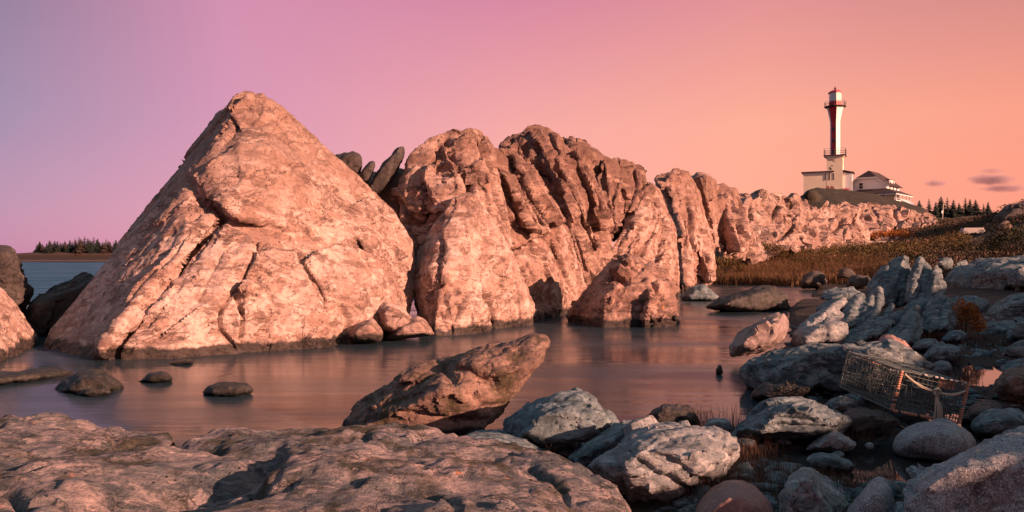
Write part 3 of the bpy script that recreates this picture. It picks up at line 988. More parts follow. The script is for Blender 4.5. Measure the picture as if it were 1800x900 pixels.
m3 = [
    hull([P(868, 262, 19.2), P(893, 259, 19.4), P(922, 274, 19.7), P(938, 303, 19.9), P(966, 351, 20.2), P(984, 392, 20.5), P(966, 398, 19.8), P(931, 412, 19.0), P(897, 441, 18.3), P(882, 400, 18.3), P(873, 351, 18.6), P(868, 307, 18.9),
          P(930, 370, 18.8), P(900, 300, 21.5), P(960, 400, 22.5), P(900, 450, 21)]),
    hull([P(905, 285, 19.1), P(922, 276, 19.4), P(940, 310, 19.6), P(968, 355, 19.9), P(984, 392, 20.1), P(962, 392, 19.2), P(930, 350, 18.8), P(940, 350, 21)]),
    fin((906, 268), (986, 392), 40, 12, (19.6, 20.2), .75), fin((880, 300), (936, 410), 16, 30, (18.8, 18.8), .45), fin((925, 300), (968, 385), 14, 14, (19.3, 19.6), .5),
]
rock('ridge_rock', 'tilted fin of bedded rock with shaded brown left face, behind the buttress top', m3, 0.028, M_RIDGED, 0, big=(.04, 1.0), mid=(.02, .25),
     strata=(.03, .38, FIN, 6), cat='rock outcrop', seed=37, cut=(.55, .12, 30, FIN, .3), strokes=[([(885, 385), (910, 400), (935, 410)], 5, 0.138), ([(895, 270), (912, 310), (940, 360), (955, 392)], 5, 0.165), ([(872, 300), (892, 345), (905, 390)], 5, 0.138), ([(875, 330), (900, 350), (915, 370)], 3, 0.055)])

m3b = [
    hull(foot(900, 556, 18.2) + foot(960, 550, 19.4) + foot(1015, 528, 22.4) + [P(900, 446, 18.5), P(936, 421, 18.9), P(966, 424, 19.3), P(980, 454, 19.7), P(1006, 498, 20.6), P(945, 480, 18.3), P(910, 500, 17.9), P(980, 520, 19.4), P(950, 440, 22), P(1000, 500, 23)]),
    hull(foot(990, 542, 20.6) + foot(1020, 528, 22.2) + [P(936, 402, 20.1), P(970, 391, 20.5), P(992, 397, 20.7), P(1006, 444, 21.0), P(1022, 493, 21.6), P(1030, 505, 21.9), P(985, 440, 19.9), P(1000, 480, 20.2), P(960, 400, 22.5), P(1010, 480, 23.5)]),
]
rock('ridge_rock', 'low pinkish dome and lobes of rock at the waterline right of the buttress', m3b, 0.028, M_RIDGE, 1, big=(.05, 1.0), mid=(.02, .22),
     strata=(.025, .35, FIN, 6), cat='rock outcrop', seed=41, cut=(.4, .1, 40, FIN, .3), strokes=[([(968, 425), (985, 470), (1005, 515)], 4, 0.099), ([(935, 480), (945, 510), (935, 545)], 4, 0.055), ([(975, 400), (990, 440), (1005, 485)], 3, 0.0303)])

m4 = [
    hull([P(882, 256, 23.0), P(912, 230, 23.4), P(941, 223, 23.8), P(966, 229, 24.2), P(992, 249, 24.6), P(1021, 275, 25.0), P(1046, 309, 25.4), P(1063, 343, 25.6), P(1070, 392, 25.4), P(1070, 446, 24.6),
          P(1039, 480, 23.4), P(1008, 470, 22.5), P(985, 390, 22.3), P(926, 290, 22.4), P(1010, 350, 22.9), P(960, 270, 22.9), P(950, 260, 28), P(1060, 400, 29)]),
    hull([P(940, 285, 22.5), P(985, 262, 23.4), P(1020, 290, 24.0), P(1046, 340, 24.4), P(1055, 400, 24.2), P(1030, 400, 23), P(990, 350, 22.4), P(1000, 330, 26)]),
    hull([P(895, 262, 22.6), P(920, 238, 23.1), P(950, 240, 23.4), P(965, 275, 23.0), P(945, 300, 22.4), P(915, 285, 22.3), P(940, 270, 25)]),
    hull([P(975, 370, 22.1), P(1000, 380, 22.4), P(1020, 430, 22.6), P(1030, 490, 22.8), P(1008, 510, 22.3), P(990, 440, 21.9), P(1005, 430, 24)]),
    hull(foot(1010, 532, 22.6) + foot(1070, 520, 24.5) + [P(1012, 470, 22.4), P(1035, 440, 22.9), P(1068, 425, 23.8), P(1078, 470, 24.0), P(1045, 470, 22.8), P(1050, 450, 26)]),
    fin((940, 226), (1004, 392), 38, 10, (23.2, 22.5), 1.0, 2.2, .3), fin((974, 234), (1050, 440), 30, 14, (24, 23.2), 1.25, 2.2, .3), fin((1012, 264), (1066, 400), 16, 10, (24.6, 24.4), 1.0, 2.0, .3), fin((985, 355), (1022, 500), 14, 26, (22.4, 22.5), .6), fin((915, 236), (950, 300), 26, 16, (23, 22.8), .5),
]
rock('ridge_rock', 'highest dome of the ridge, dark crest over long sunlit ribs', m4, 0.034, M_RIDGED, 0, big=(.06, 1.2), mid=(.025, .3),
     strata=(.04, .5, FIN, 6), cat='rock outcrop', seed=43, cut=(.7, .18, 40, FIN, .3), strokes=[
         ([(955, 262), (985, 300), (1010, 350), (1028, 410)], 6, 0.182), ([(930, 255), (925, 290), (945, 310)], 7, 0.165), ([(990, 255), (1015, 300), (1040, 360), (1052, 430)], 6, 0.182), ([(905, 262), (925, 300), (950, 335), (975, 360)], 6, 0.165), ([(1025, 290), (1048, 340), (1062, 400)], 4, 0.132), ([(940, 290), (965, 325), (990, 375), (1000, 410)], 5, 0.132),
         ([(1005, 385), (1008, 430), (1018, 480)], 5, 0.132), ([(1030, 430), (1040, 460), (1035, 500)], 4, 0.165), ([(1000, 420), (1030, 410), (1045, 380)], 3, 0.066)])

m4b = [blob([(980, 245), (1000, 239), (1022, 245), (1068, 270), (1095, 280), (1132, 296), (1145, 320), (1130, 400), (1060, 400), (1010, 300)], (28, 31), 4, .7)]
rock('ridge_rock', 'dark rear crest of the ridge showing just right of its highest dome', m4b, 0.05, M_RIDGED, 0, big=(.08, 1.2), strata=(.04, .7, FIN, 6), cat='rock outcrop', seed=47, cut=(.7, .3, 50, FIN, .3))

m5 = [
    hull([P(1058, 280, 27.4), P(1088, 276, 28), P(1117, 286, 28.8), P(1135, 313, 29.3), P(1133, 342, 28.9), P(1093, 392, 27.2), P(1068, 426, 26.2), P(1062, 366, 26.4), P(1056, 322, 26.8), P(1090, 340, 27.0), P(1100, 340, 31.5), P(1080, 420, 30)]),
    hull([P(1095, 300, 27.5), P(1115, 290, 28.2), P(1135, 318, 28.8), P(1130, 345, 28.2), P(1110, 350, 27.4), P(1120, 320, 30)]),
    fin((1095, 279), (1086, 400), 28, 8, (28.2, 27), .8), fin((1125, 297), (1112, 372), 18, 12, (28.6, 28), .8), fin((1070, 285), (1074, 410), 12, 10, (27.4, 26.4), .6),
]
rock('ridge_rock', 'shaded slab faced block of the ridge with dark cleft to its right', m5, 0.038, M_RIDGED, 0, big=(.05, 1.2), strata=(.035, .5, wd(.15, 1, .2), 6), cat='rock outcrop', seed=53, cut=(.55, .15, 34, wd(.15, 1, .2), .3), 
     strokes=[([(1062, 300), (1078, 350), (1072, 400)], 5, 0.149), ([(1090, 280), (1105, 330), (1090, 385)], 5, 0.165), ([(1115, 295), (1125, 330), (1115, 355)], 4, 0.116)])
m5b = [
    hull(foot(1070, 520, 25.5) + foot(1190, 506, 31) + [P(1137, 320, 29.5), P(1156, 333, 29.8), P(1174, 367, 30.0), P(1182, 402, 30.0), P(1188, 466, 29.6), P(1100, 400, 27.2), P(1070, 446, 25.6), P(1130, 365, 28.3), P(1130, 430, 26.6), P(1160, 470, 27.6),
          P(1090, 480, 25.2), P(1150, 350, 33), P(1190, 470, 34)]),
    hull([P(1140, 330, 28.8), P(1158, 338, 29.2), P(1170, 375, 29.0), P(1150, 400, 28.2), P(1128, 385, 28.0), P(1150, 360, 31)]),
    hull([P(1090, 420, 26.2), P(1120, 385, 27.2), P(1140, 395, 27.6), P(1130, 440, 26.4), P(1098, 460, 25.6), P(1120, 420, 29)]),
    fin((1140, 323), (1086, 455), 16, 24, (29, 26), .7), fin((1160, 342), (1112, 482), 10, 22, (29.4, 26.6), .8), fin((1176, 380), (1150, 492), 10, 14, (29.6, 27.8), .8),
]
rock('ridge_rock', 'pale sunlit fin with slanting bedding lines behind the square boulder', m5b, 0.038, M_RIDGE, 0, big=(.05, 1.2), mid=(.02, .3), strata=(.04, .45, SLASH, 7), cat='rock outcrop', seed=59, cut=(.7, .17, 36, SLASH, .3), 
     strokes=[([(1090, 470), (1112, 425), (1135, 375)], 5, 0.132), ([(1120, 470), (1140, 430), (1160, 380)], 5, 0.132), ([(1150, 480), (1165, 440), (1172, 400)], 4, 0.116), ([(1105, 400), (1118, 412), (1125, 430)], 3, 0.11), ([(1138, 325), (1150, 355), (1160, 375)], 4, 0.116)])
m6 = [
    hull(foot(1195, 504, 36) + foot(1240, 500, 40) + [P(1151, 312, 37), P(1186, 296, 38), P(1215, 301, 39), P(1236, 333, 40), P(1241, 378, 40), P(1258, 436, 40.5), P(1256, 470, 40), P(1186, 480, 34.5), P(1181, 400, 35), P(1168, 351, 36), P(1205, 360, 36), P(1215, 440, 36.2),
          P(1200, 320, 44), P(1250, 440, 45)]),
    hull([P(1160, 318, 36), P(1185, 302, 36.8), P(1215, 308, 37.6), P(1222, 345, 37), P(1190, 352, 35.6), P(1195, 325, 40)]),
    hull(foot(1205, 503, 35) + [P(1190, 420, 35), P(1205, 400, 35.6), P(1222, 430, 36), P(1226, 480, 36), P(1195, 470, 34.3), P(1210, 440, 38)]),
    hull(foot(1235, 500, 37.5) + [P(1222, 420, 37), P(1240, 398, 37.8), P(1256, 435, 38.6), P(1252, 475, 38.4), P(1228, 470, 36.6), P(1240, 440, 41)]),
    fin((1180, 303), (1190, 420), 18, 14, (37.2, 35.2), 1.0), fin((1208, 306), (1216, 445), 18, 16, (38.2, 36), 1.1), fin((1225, 398), (1246, 496), 14, 14, (37.6, 37.4), 1.0), fin((1195, 420), (1206, 502), 12, 12, (35, 34.8), .8),
]
rock('ridge_rock', 'narrow ribbed buttress of the ridge rising where the reeds begin', m6, 0.05, M_RIDGE, 0, big=(.08, 1.6), strata=(.05, .6, wd(.25, 1, .2), 6), cat='rock outcrop', seed=61, cut=(.9, .24, 36, wd(.25, 1, .2), .3), 
     strokes=[([(1172, 330), (1182, 370), (1190, 410), (1188, 450)], 5, 0.231), ([(1212, 325), (1220, 390), (1228, 440), (1225, 490)], 4.5, 0.231), ([(1195, 330), (1208, 400), (1200, 450)], 4, 0.165), ([(1235, 380), (1243, 420), (1240, 460)], 4, 0.165)])
m6b = [blob([(1222, 310), (1232, 302), (1249, 306), (1260, 328), (1258, 380), (1236, 380)], 45, 5, .7), blob([(1236, 345), (1250, 330), (1271, 324), (1294, 334), (1307, 357), (1319, 388), (1330, 424), (1300, 455), (1267, 458), (1256, 430), (1246, 400)], (46, 52), 6, .65),
       hull([P(1240, 350, 45), P(1262, 338, 45.6), P(1275, 380, 45), P(1280, 440, 45), P(1262, 450, 44), P(1250, 400, 44), P(1265, 400, 50)]), hull([P(1276, 345, 46.4), P(1292, 342, 47), P(1304, 375, 47), P(1318, 430, 47), P(1285, 445, 45.5), P(1290, 390, 51)]), fin((1262, 330), (1258, 442), 20, 8, (46.4, 44.6), 1.2), fin((1285, 336), (1302, 442), 16, 20, (47, 45.6), 1.3)]
rock('ridge_rock', 'split faced rock mass standing over the left end of the reeds', m6b, 0.06, M_RIDGE, 0, big=(.1, 2), strata=(.06, .8, wd(.3, 1, .2), 6), cat='rock outcrop', seed=67, cut=(1.2, .34, 36, wd(.3, 1, .2), .3), 
     strokes=[([(1272, 335), (1278, 390), (1276, 445)], 4.5, 0.297), ([(1254, 350), (1262, 400), (1258, 440)], 4, 0.231), ([(1295, 350), (1303, 390), (1310, 430)], 4, 0.231)])


def jag(outline_top, bottom_y, d0, d1, n, seed, hw=(16, 34), lean=0.5, thick=5):
    """row of overlapping tilted lumps between a crest line and a foot line"""
    r = random.Random(seed)
    tx = [p[0] for p in outline_top]
    ty = [p[1] for p in outline_top]
    out = []
    for i in range(n):
        u = (i + r.random()) / n
        px = tx[0] + (tx[-1] - tx[0]) * u
        top = float(np.interp(px, tx, ty))
        d = d0 + (d1 - d0) * u
        v = r.random() ** 0.8
        y0 = top + (bottom_y - top) * v * 0.75
        y1 = min(bottom_y + 4, y0 + r.uniform(0.35, 0.75) * (bottom_y - top))
        w = r.uniform(*hw)
        k = lean * r.uniform(0.6, 1.3) * (y1 - y0)
        dd = d - v * thick * 1.2
        out.append(hull([P(px - w * .25, y0 + 3, dd), P(px + w * .15, y0 + 1, dd + .3), P(px + w * .4, y0 + (y1 - y0) * .45, dd), P(px - w * .5 - k * .2, y0 + (y1 - y0) * .4, dd - thick * .35),
                         P(px - k * .3 - w * .5, y1, dd - thick * .6), P(px - k * .2 + w * .45, y1 + 2, dd - thick * .55), P(px, y0 + (y1 - y0) * .5, dd + thick), P(px - k * .3, y1, dd + thick)]))
    return out


top8 = [(1291, 339), (1318, 336), (1349, 340), (1388, 340), (1423, 346), (1440, 352), (1462, 354), (1489, 358), (1516, 372), (1530, 404)]
m8 = [hull([P(1288, 345, 60), P(1318, 341, 63), P(1349, 345, 67), P(1388, 343, 72), P(1423, 349, 78), P(1330, 452, 54), P(1396, 448, 60), P(1440, 440, 68), P(1300, 462, 50), P(1350, 380, 80), P(1430, 380, 90)]),
      hull([P(1420, 355, 78), P(1462, 358, 86), P(1489, 362, 92), P(1516, 390, 97), P(1530, 408, 98), P(1500, 434, 82), P(1440, 440, 72), P(1400, 445, 68), P(1480, 400, 105)])] + jag(top8, 440, 58, 96, 44, 5)
rock('ridge_rock', 'long low tail of the pale ridge, crumpled and jagged, left below the lighthouse', m8, 0.105, M_FAR, 0, big=(.15, 3), strata=(.15, 1.3, SLASH, 5), cat='rock outcrop', seed=71, cut=(1.5, .7, 140, SLASH, .3), 
     strokes=[([(1318, 345), (1330, 370), (1318, 400), (1300, 430)], 3, 1.0), ([(1392, 352), (1404, 376), (1396, 400), (1376, 428)], 3, 1.0), ([(1428, 352), (1436, 380), (1420, 412)], 2.6, .9), ([(1478, 362), (1486, 385), (1474, 415)], 2.6, .9), ([(1340, 380), (1356, 392), (1362, 415)], 2.6, .8), ([(1408, 395), (1424, 402), (1440, 400)], 2.4, .7), ([(1500, 372), (1506, 392), (1498, 415)], 2.4, .9)] + [([(1345, 345), (1362, 375), (1378, 395)], 3, .7), ([(1372, 350), (1368, 370), (1385, 392)], 3, .6), ([(1440, 372), (1450, 395), (1470, 415)], 3, .7)])
top9 = [(1486, 358), (1512, 351), (1536, 355), (1567, 358), (1602, 366), (1633, 374), (1650, 389)]
m9 = [hull([P(1480, 360, 112), P(1512, 353, 120), P(1567, 360, 132), P(1602, 371, 138), P(1634, 380, 142), P(1650, 391, 144), P(1618, 403, 128), P(1567, 414, 112), P(1528, 416, 104), P(1495, 410, 102), P(1570, 390, 155)])] + jag(top9, 410, 112, 140, 26, 9, (12, 26), 0.5, 7)
rock('ridge_rock', 'orange tinted end of the ridge below the house, tapering to a point', m9, 0.15, M_FAR, 0, big=(.2, 4), strata=(.2, 1.8, SLASH, 5), cat='rock outcrop', seed=73, cut=(2.2, 1.0, 110, SLASH, .3), 
     strokes=[([(1512, 360), (1520, 380), (1512, 408)], 2.4, 1.2), ([(1577, 362), (1583, 385), (1576, 408)], 2.4, 1.2), ([(1622, 374), (1628, 386), (1622, 400)], 2.2, 1.0)] + [([(1595, 370), (1600, 395), (1602, 408)], 3, 1.2), ([(1545, 365), (1552, 390), (1560, 410)], 2.5, .8)])

# ------------------------------------------------------------------ left edge
rock('boulder', 'tan slab with slanting grooves cut off by the left edge at the water', [hull(foot(-60, 660, 9.6) + foot(0, 628, 11.2) + foot(62, 603, 13.2) + [P(-60, 480, 13.2), P(0, 512, 13.0), P(20, 535, 12.9), P(58, 598, 13.1), P(-10, 530, 12.2), P(-40, 520, 15), P(40, 570, 14.6)])],
     0.022, M_PYR, 1, big=(.03, .8), strata=(.045, .3, wd(.55, .83, .2), 8), seed=81)
rock('boulder', 'dark tall rock with rounded top at the far left edge', [blob([(-70, 430), (0, 427), (18, 429), (26, 452), (40, 480), (44, 520), (30, 560), (-70, 590)], 15.8, 2.2, .7)], 0.03, M_DARK, 2, big=(.06, .8), mid=(.02, .25), strata=(.03, .35, wd(1, .2, .1), 4), cut=(.6, .14, 16, wd(1, .2, .1)), seed=83)
rock('boulder', 'low black rock in front of the sea between left edge and pyramid', [blob([(36, 560), (42, 530), (60, 516), (100, 498), (140, 484), (168, 475), (180, 500), (170, 560), (110, 606), (50, 606)], (15.5, 16.5), 2.4, .7)], 0.03, M_DARK, 2, big=(.05, 1.0), mid=(.015, .3), cut=(.7, .14, 16, wd(1, -.4, .1)), seed=84)

# ------------------------------------------------------------------ rocks standing in the pool
G_POOL = 'dark rocks awash in the pool'
rock('pool_rock', 'largest dark hump shaped rock awash at the left of the pool', [blob([(95, 692), (112, 675), (140, 660), (165, 655), (190, 660), (212, 678), (215, 684), (170, 700), (130, 698)], 8.7, .75, .6), blob([(135, 694), (150, 684), (185, 682), (195, 690), (165, 703)], 8.3, .3)], .012, M_WET, 2, big=(.04, .4), mid=(.012, .12), group=G_POOL)
rock('pool_rock', 'small oval dark rock second from the left in the pool', [blob([(243, 671), (262, 658), (285, 655), (300, 662), (307, 668), (275, 674)], 9.2, .35)], .012, M_WET, 2, big=(.02, .3), mid=(.008, .1), group=G_POOL)
rock('pool_rock', 'flat elongated dark rock awash nearest the slab', [blob([(356, 692), (365, 682), (400, 677), (435, 679), (443, 687), (425, 695), (370, 698)], 8.35, .4)], .012, M_WET, 2, big=(.03, .3), mid=(.01, .1), group=G_POOL)
rock('pool_rock', 'long flat dark reef touching the left edge of the pool', [blob([(-40, 668), (20, 660), (70, 653), (120, 653), (132, 658), (90, 668), (20, 676), (-40, 680)], (9.2, 9.8), .7)], .014, M_WET, 2, big=(.03, .4), mid=(.01, .12), group=G_POOL)
rock('pool_rock', 'tiny sliver of rock just breaking the water below the pyramid', [blob([(292, 641), (312, 635), (338, 632), (342, 638), (315, 643)], 10.8, .3)], .012, M_WET, 1, big=(.015, .2), group=G_POOL)
rock('pool_rock', 'small black pointed stone standing alone in the pool by right bank', [blob([(1258, 650), (1263, 641), (1268, 640), (1271, 655), (1266, 662), (1259, 660)], 9.75, .08)], .006, M_WET, 1, big=(.008, .1), group=G_POOL)
sq = [hull(foot(996, 558, 18.2) + foot(1060, 574, 16.5) + foot(1150, 572, 16.7) + foot(1192, 560, 17.6) + [P(1010, 540, 17.6), P(1040, 490, 17.8), P(1075, 452, 18.0), P(1100, 448, 18.1), P(1140, 460, 18.3), P(1172, 476, 18.3), P(1192, 510, 18.2), P(1110, 490, 16.9), P(1160, 500, 16.9), P(1060, 520, 16.8), P(1100, 462, 18.6), P(1170, 500, 18.6), P(1030, 530, 18.5)]),
      blob([(1068, 470), (1085, 450), (1105, 452), (1128, 470), (1120, 490), (1085, 492)], 17.4, .9), blob([(1128, 475), (1145, 468), (1156, 476), (1150, 488), (1132, 488)], 17.5, .5),
      hull(foot(1130, 570, 16.4) + foot(1180, 566, 16.9) + [P(1148, 492, 17.0), P(1175, 490, 17.3), P(1190, 530, 17.2), P(1140, 530, 16.5), P(1170, 520, 18.0)])]
rock('boulder', 'great square boulder standing in the pool before the ridge, sunlit right side', sq, .024, M_RIDGED, 0, big=(.05, .9), mid=(.022, .22), strata=(.014, .3, SLASH, 4), seed=91, cut=(.4, .09, 36, SLASH), 
     strokes=[([(1145, 490), (1155, 515), (1172, 530)], 4, .12), ([(1070, 490), (1100, 498), (1130, 492)], 4, .10), ([(1085, 455), (1100, 470), (1118, 472)], 3, .08)])
rock('boulder', 'low grey white rock at the water right of the great square boulder', [blob([(1197, 522), (1215, 505), (1237, 500), (1252, 512), (1266, 522), (1250, 530), (1205, 531)], 27.5, 1.3)], .03, M_SLATE, 1, big=(.05, .6), mid=(.02, .2))
rock('boulder', 'broad dark mossy rock lying in the water under the reeds', [blob([(1240, 540), (1262, 528), (1300, 518), (1335, 507), (1362, 506), (1382, 520), (1387, 544), (1360, 551), (1290, 549)], (21.5, 22.5), 1.8)], .028, M_WET, 1, big=(.06, .7), mid=(.03, .25))
rock('boulder', 'small round dark stone at the waterline beside the great square boulder', [blob([(1182, 560), (1186, 553), (1194, 556), (1193, 563), (1186, 565)], 17.0, .2)], .012, M_WET, 1)

# ------------------------------------------------------------------ near shore: the leaning boulder and the slab
lean = [
    hull([P(600, 752, 6.7), P(605, 735, 6.7), P(625, 708, 6.75), P(672, 676, 6.85), P(745, 640, 6.95), P(820, 612, 6.95), P(880, 602, 6.9), P(815, 690, 6.2), P(790, 680, 6.2), P(700, 720, 6.25), P(640, 745, 6.35), P(885, 730, 6.4), P(895, 700, 6.45),
          P(840, 765, 6.35), P(740, 770, 6.3), P(650, 765, 6.4), P(700, 690, 7.5), P(840, 650, 7.5), P(760, 760, 7.4)]),
    hull([P(815, 612, 6.85), P(880, 599, 6.8), P(930, 592, 6.75), P(958, 592, 6.7), P(967, 600, 6.65), P(955, 625, 6.55), P(930, 655, 6.5), P(890, 665, 6.35), P(830, 640, 6.4), P(800, 640, 6.5), P(905, 700, 6.5), P(870, 720, 6.5), P(880, 640, 7.3), P(940, 605, 6.95)]),
    hull([P(690, 668, 6.6), P(725, 645, 6.7), P(765, 634, 6.75), P(775, 648, 6.6), P(730, 672, 6.45), P(730, 655, 7)]),
]
rock('leaning_boulder', 'big brown boulder with beak like tip leaning right over the pool', lean, .0105, M_BROWN, 3, big=(.03, .5), mid=(.004, .06), strata=(.006, .12, wd(.8, -.4, .2), 3), seed=101, cut=(.26, .03, 26, wd(.8, -.4, .2)),
     strokes=[([(790, 670), (820, 690), (860, 715), (895, 712)], 9, .05), ([(775, 645), (800, 668), (860, 672), (905, 660)], 6, .035), ([(640, 735), (700, 728), (770, 735), (860, 740)], 6, .03), ([(770, 640), (740, 655), (700, 690)], 4, .015)])

slab_top = [(-140, 735, .42), (0, 742, .40), (90, 738, .40), (160, 753, .37), (210, 764, .33), (300, 760, .33), (380, 759, .33), (450, 766, .31), (600, 763, .31), (700, 761, .31), (780, 771, .29), (880, 786, .26), (960, 802, .23)]
edge = [P(a, b, D(b, z)) for a, b, z in slab_top]
slab = [
    hull(edge[:6] + [np.array((-4.2, 2.2, .42)), np.array((-1.0, 2.2, .38)), np.array((-5, 4, .4)), np.array((-5, 5, -.3)), np.array((-2, 5.2, -.3)), np.array((-1, 2.2, -.3)), np.array((-4.4, 2.2, -.3)), P(300, 860, D(860, .36))]),
    hull(edge[6:11] + [P(330, 775, D(775, .33)), np.array((-1.6, 2.2, .35)), np.array((.1, 2.4, .36)), P(700, 830, D(830, .40)), P(560, 850, D(850, .40)), P(860, 830, D(830, .33)), np.array((.2, 2.4, -.3)), np.array((-1.6, 2.2, -.3)), np.array((-1.2, 5, -.3)), np.array((.0, 4.6, -.3))]),
    hull(edge[9:] + [P(1020, 838, D(838, .20)), P(1080, 872, D(872, .15)), P(1108, 905, D(905, .10)), P(1115, 960, D(960, .05)), P(900, 850, D(850, .30)), P(760, 840, D(840, .38)), np.array((.35, 2.2, .3)), np.array((-.4, 2.2, .33)), np.array((.5, 2.4, -.3)), np.array((-.4, 2.4, -.3)), np.array((.3, 4.3, -.3)), np.array((-.5, 4.6, -.3))]),
    hull([P(430, 765, D(765, .31)), P(470, 756, D(756, .33)), P(455, 762, 5.0), P(380, 770, D(770, .34)), P(395, 785, D(785, .34)), P(470, 780, D(780, .33)), P(430, 790, 5.2)]),
]
rock('foreground_slab', 'broad mottled slab of rock filling the lower left foreground', slab, .0115, M_SLAB, 4, big=(.05, .75), mid=(.009, .07), strata=(.018, .17, wd(1, -.22, .9), 7), seed=107, soften=1, cut=(.3, .03, 70, wd(1, -.22, .9)), cat='rock slab',
     strokes=[([(120, 905), (230, 868), (330, 850), (420, 832), (480, 812)], 20, .11), ([(230, 905), (330, 880), (440, 850)], 16, .06), ([(410, 828), (520, 805), (640, 782)], 6, .06), ([(0, 842), (60, 835), (140, 815)], 5, .05), ([(40, 900), (20, 872), (-20, 860)], 10, .08),
              ([(930, 830), (955, 850), (990, 870), (1000, 900)], 4, .04), ([(200, 775), (300, 785), (390, 795)], 6, .05), ([(700, 850), (760, 870), (800, 905)], 8, .04)])
rock('boulder', 'low blue grey ledge behind the slab, under the leaning boulder', [blob([(800, 778), (830, 768), (880, 768), (930, 782), (962, 800), (975, 815), (900, 815), (820, 795)], 5.35, .6)], .011, M_SLATE, 2, big=(.02, .25), mid=(.01, .1))

G_SHORE = 'boulders on the right bank'


def shore(label, outline, d, t, mat, vox=None, name='boulder', **kw):
    vox = vox or (d[0] if isinstance(d, tuple) else d) * (.0027 if kw.get('smooth', 2) >= 4 else .0017)
    s = t
    cc = np.array(outline, float)
    outline = [tuple(q) for q in cc.mean(0) + (cc - cc.mean(0)) * 1.06]
    a = dict(big=(.045 * s, .6 * s), mid=(.006 * s, .1 * s), cut=(.42 * s, .055 * s, 22, wd(1, -.25, .5)), strata=(.012 * s, .13 * s, wd(1, -.25, .5), 6))
    extra = kw.pop('lumps', [])
    bl = {k: kw.pop(k) for k in ('front', 'back', 'shift', 'tilt') if k in kw}
    a.update(kw)
    return rock(name, label, [blob(outline, d, t, **bl)] + extra, vox, mat, a.pop('smooth', 2), group=G_SHORE, **a)


shore('dark rounded boulder with pale crown between leaning boulder and pale block', [(893, 752), (910, 730), (940, 700), (975, 688), (1020, 690), (1048, 706), (1075, 738), (1085, 760), (1060, 795), (1000, 812), (930, 800), (895, 775)], 5.75, .8, M_SLATE, smooth=3, front=.5)
shore('large pale block with sunlit top, right of centre foreground', [(1040, 815), (1075, 790), (1110, 755), (1160, 745), (1230, 752), (1280, 768), (1300, 795), (1285, 830), (1240, 870), (1190, 900), (1100, 890), (1060, 850)], 4.75, .8, M_PALE, smooth=2, front=.55, shift=(-10, 5),
      strokes=[([(1150, 790), (1200, 810), (1240, 850)], 7, .03), ([(1120, 800), (1150, 830), (1200, 850), (1230, 875)], 6, .04), ([(1080, 800), (1100, 840), (1090, 880)], 8, .03), ([(1280, 770), (1270, 790), (1290, 805)], 4, .02)])
shore('flat dark ledge sloping left of the large pale block', [(1000, 800), (1040, 770), (1080, 750), (1130, 742), (1140, 760), (1080, 800), (1050, 850), (1010, 840)], 5.3, .5, M_SLATE)
shore('small black stone with pink vein beside dry stems', [(1138, 736), (1145, 720), (1170, 711), (1200, 714), (1222, 728), (1228, 745), (1190, 754), (1150, 750)], 6.7, .4, M_WET, smooth=2)
shore('little pale stone among dry stems at the water edge', [(1235, 752), (1245, 740), (1262, 736), (1282, 742), (1285, 758), (1260, 764), (1240, 762)], 6.3, .2, M_PALE)
shore('wide flat topped grey boulder in the middle of the right bank', [(1290, 762), (1310, 738), (1345, 712), (1370, 704), (1400, 708), (1430, 707), (1455, 722), (1485, 735), (1495, 748), (1480, 768), (1430, 775), (1350, 778), (1310, 778)], 6.05, .75, M_SLATE, smooth=1, front=.6,
      strokes=[([(1320, 750), (1380, 745), (1440, 750), (1480, 748)], 4, .03), ([(1340, 725), (1400, 730), (1450, 738)], 3, .02)])
shore('triangular speckled rock below the flat topped grey boulder', [(1418, 788), (1440, 768), (1463, 752), (1480, 766), (1505, 786), (1490, 796), (1440, 795)], 5.75, .35, M_GRAN, smooth=1)
shore('smooth rounded granite boulder under the wire trap', [(1570, 790), (1580, 768), (1610, 752), (1655, 745), (1690, 752), (1714, 775), (1712, 800), (1660, 815), (1590, 808)], 5.75, .6, M_GRAN, smooth=6, cut=None, strata=None, mid=(.004, .1))
shore('huge speckled granite boulder filling the lower right corner', [(1555, 910), (1570, 870), (1600, 845), (1665, 815), (1720, 785), (1770, 768), (1830, 762), (1900, 800), (1900, 960), (1560, 960)], 3.9, 1.0, M_GRAN, smooth=6, front=.6, chip=None, big=(.03, .6), mid=(.006, .1),
      strokes=[([(1568, 860), (1572, 885), (1566, 915)], 4, .03), ([(1575, 845), (1600, 850), (1640, 868)], 3, .02)])
shore('speckled granite block beside the huge corner boulder, split off by a crack', [(1490, 915), (1515, 872), (1545, 848), (1562, 858), (1570, 890), (1562, 940), (1500, 940)], 4.0, .5, M_GRAN, smooth=4, cut=None, strata=None, mid=(.004, .1))
shore('pale blue pointed rock at the bottom edge', [(1364, 905), (1372, 870), (1388, 840), (1405, 829), (1422, 830), (1440, 850), (1470, 868), (1490, 890), (1495, 930), (1370, 930)], 4.35, .5, M_PALE, smooth=1,
      strokes=[([(1405, 850), (1395, 880), (1410, 905)], 4, .03), ([(1430, 850), (1440, 880), (1430, 905)], 4, .02)])
shore('smooth pink stone cut by the bottom edge of the picture', [(1222, 905), (1245, 880), (1270, 862), (1300, 855), (1330, 866), (1350, 885), (1360, 915), (1300, 960), (1230, 940)], 4.15, .5, M_PINK, smooth=7, cut=None, strata=None, mid=(.003, .1), big=(.012, .3))
shore('long low blue grey stone lying in front of the dark puddle', [(1418, 805), (1440, 798), (1465, 802), (1500, 820), (1498, 832), (1470, 825), (1430, 818)], 5.25, .25, M_SLATE)
shore('small flat stone behind the long low blue grey stone', [(1455, 800), (1475, 796), (1485, 802), (1470, 808)], 5.45, .12, M_SLATE)
shore('small white pebble beside the dark puddle', [(1520, 784), (1526, 778), (1534, 780), (1536, 788), (1528, 791)], 5.8, .06, M_PALE)
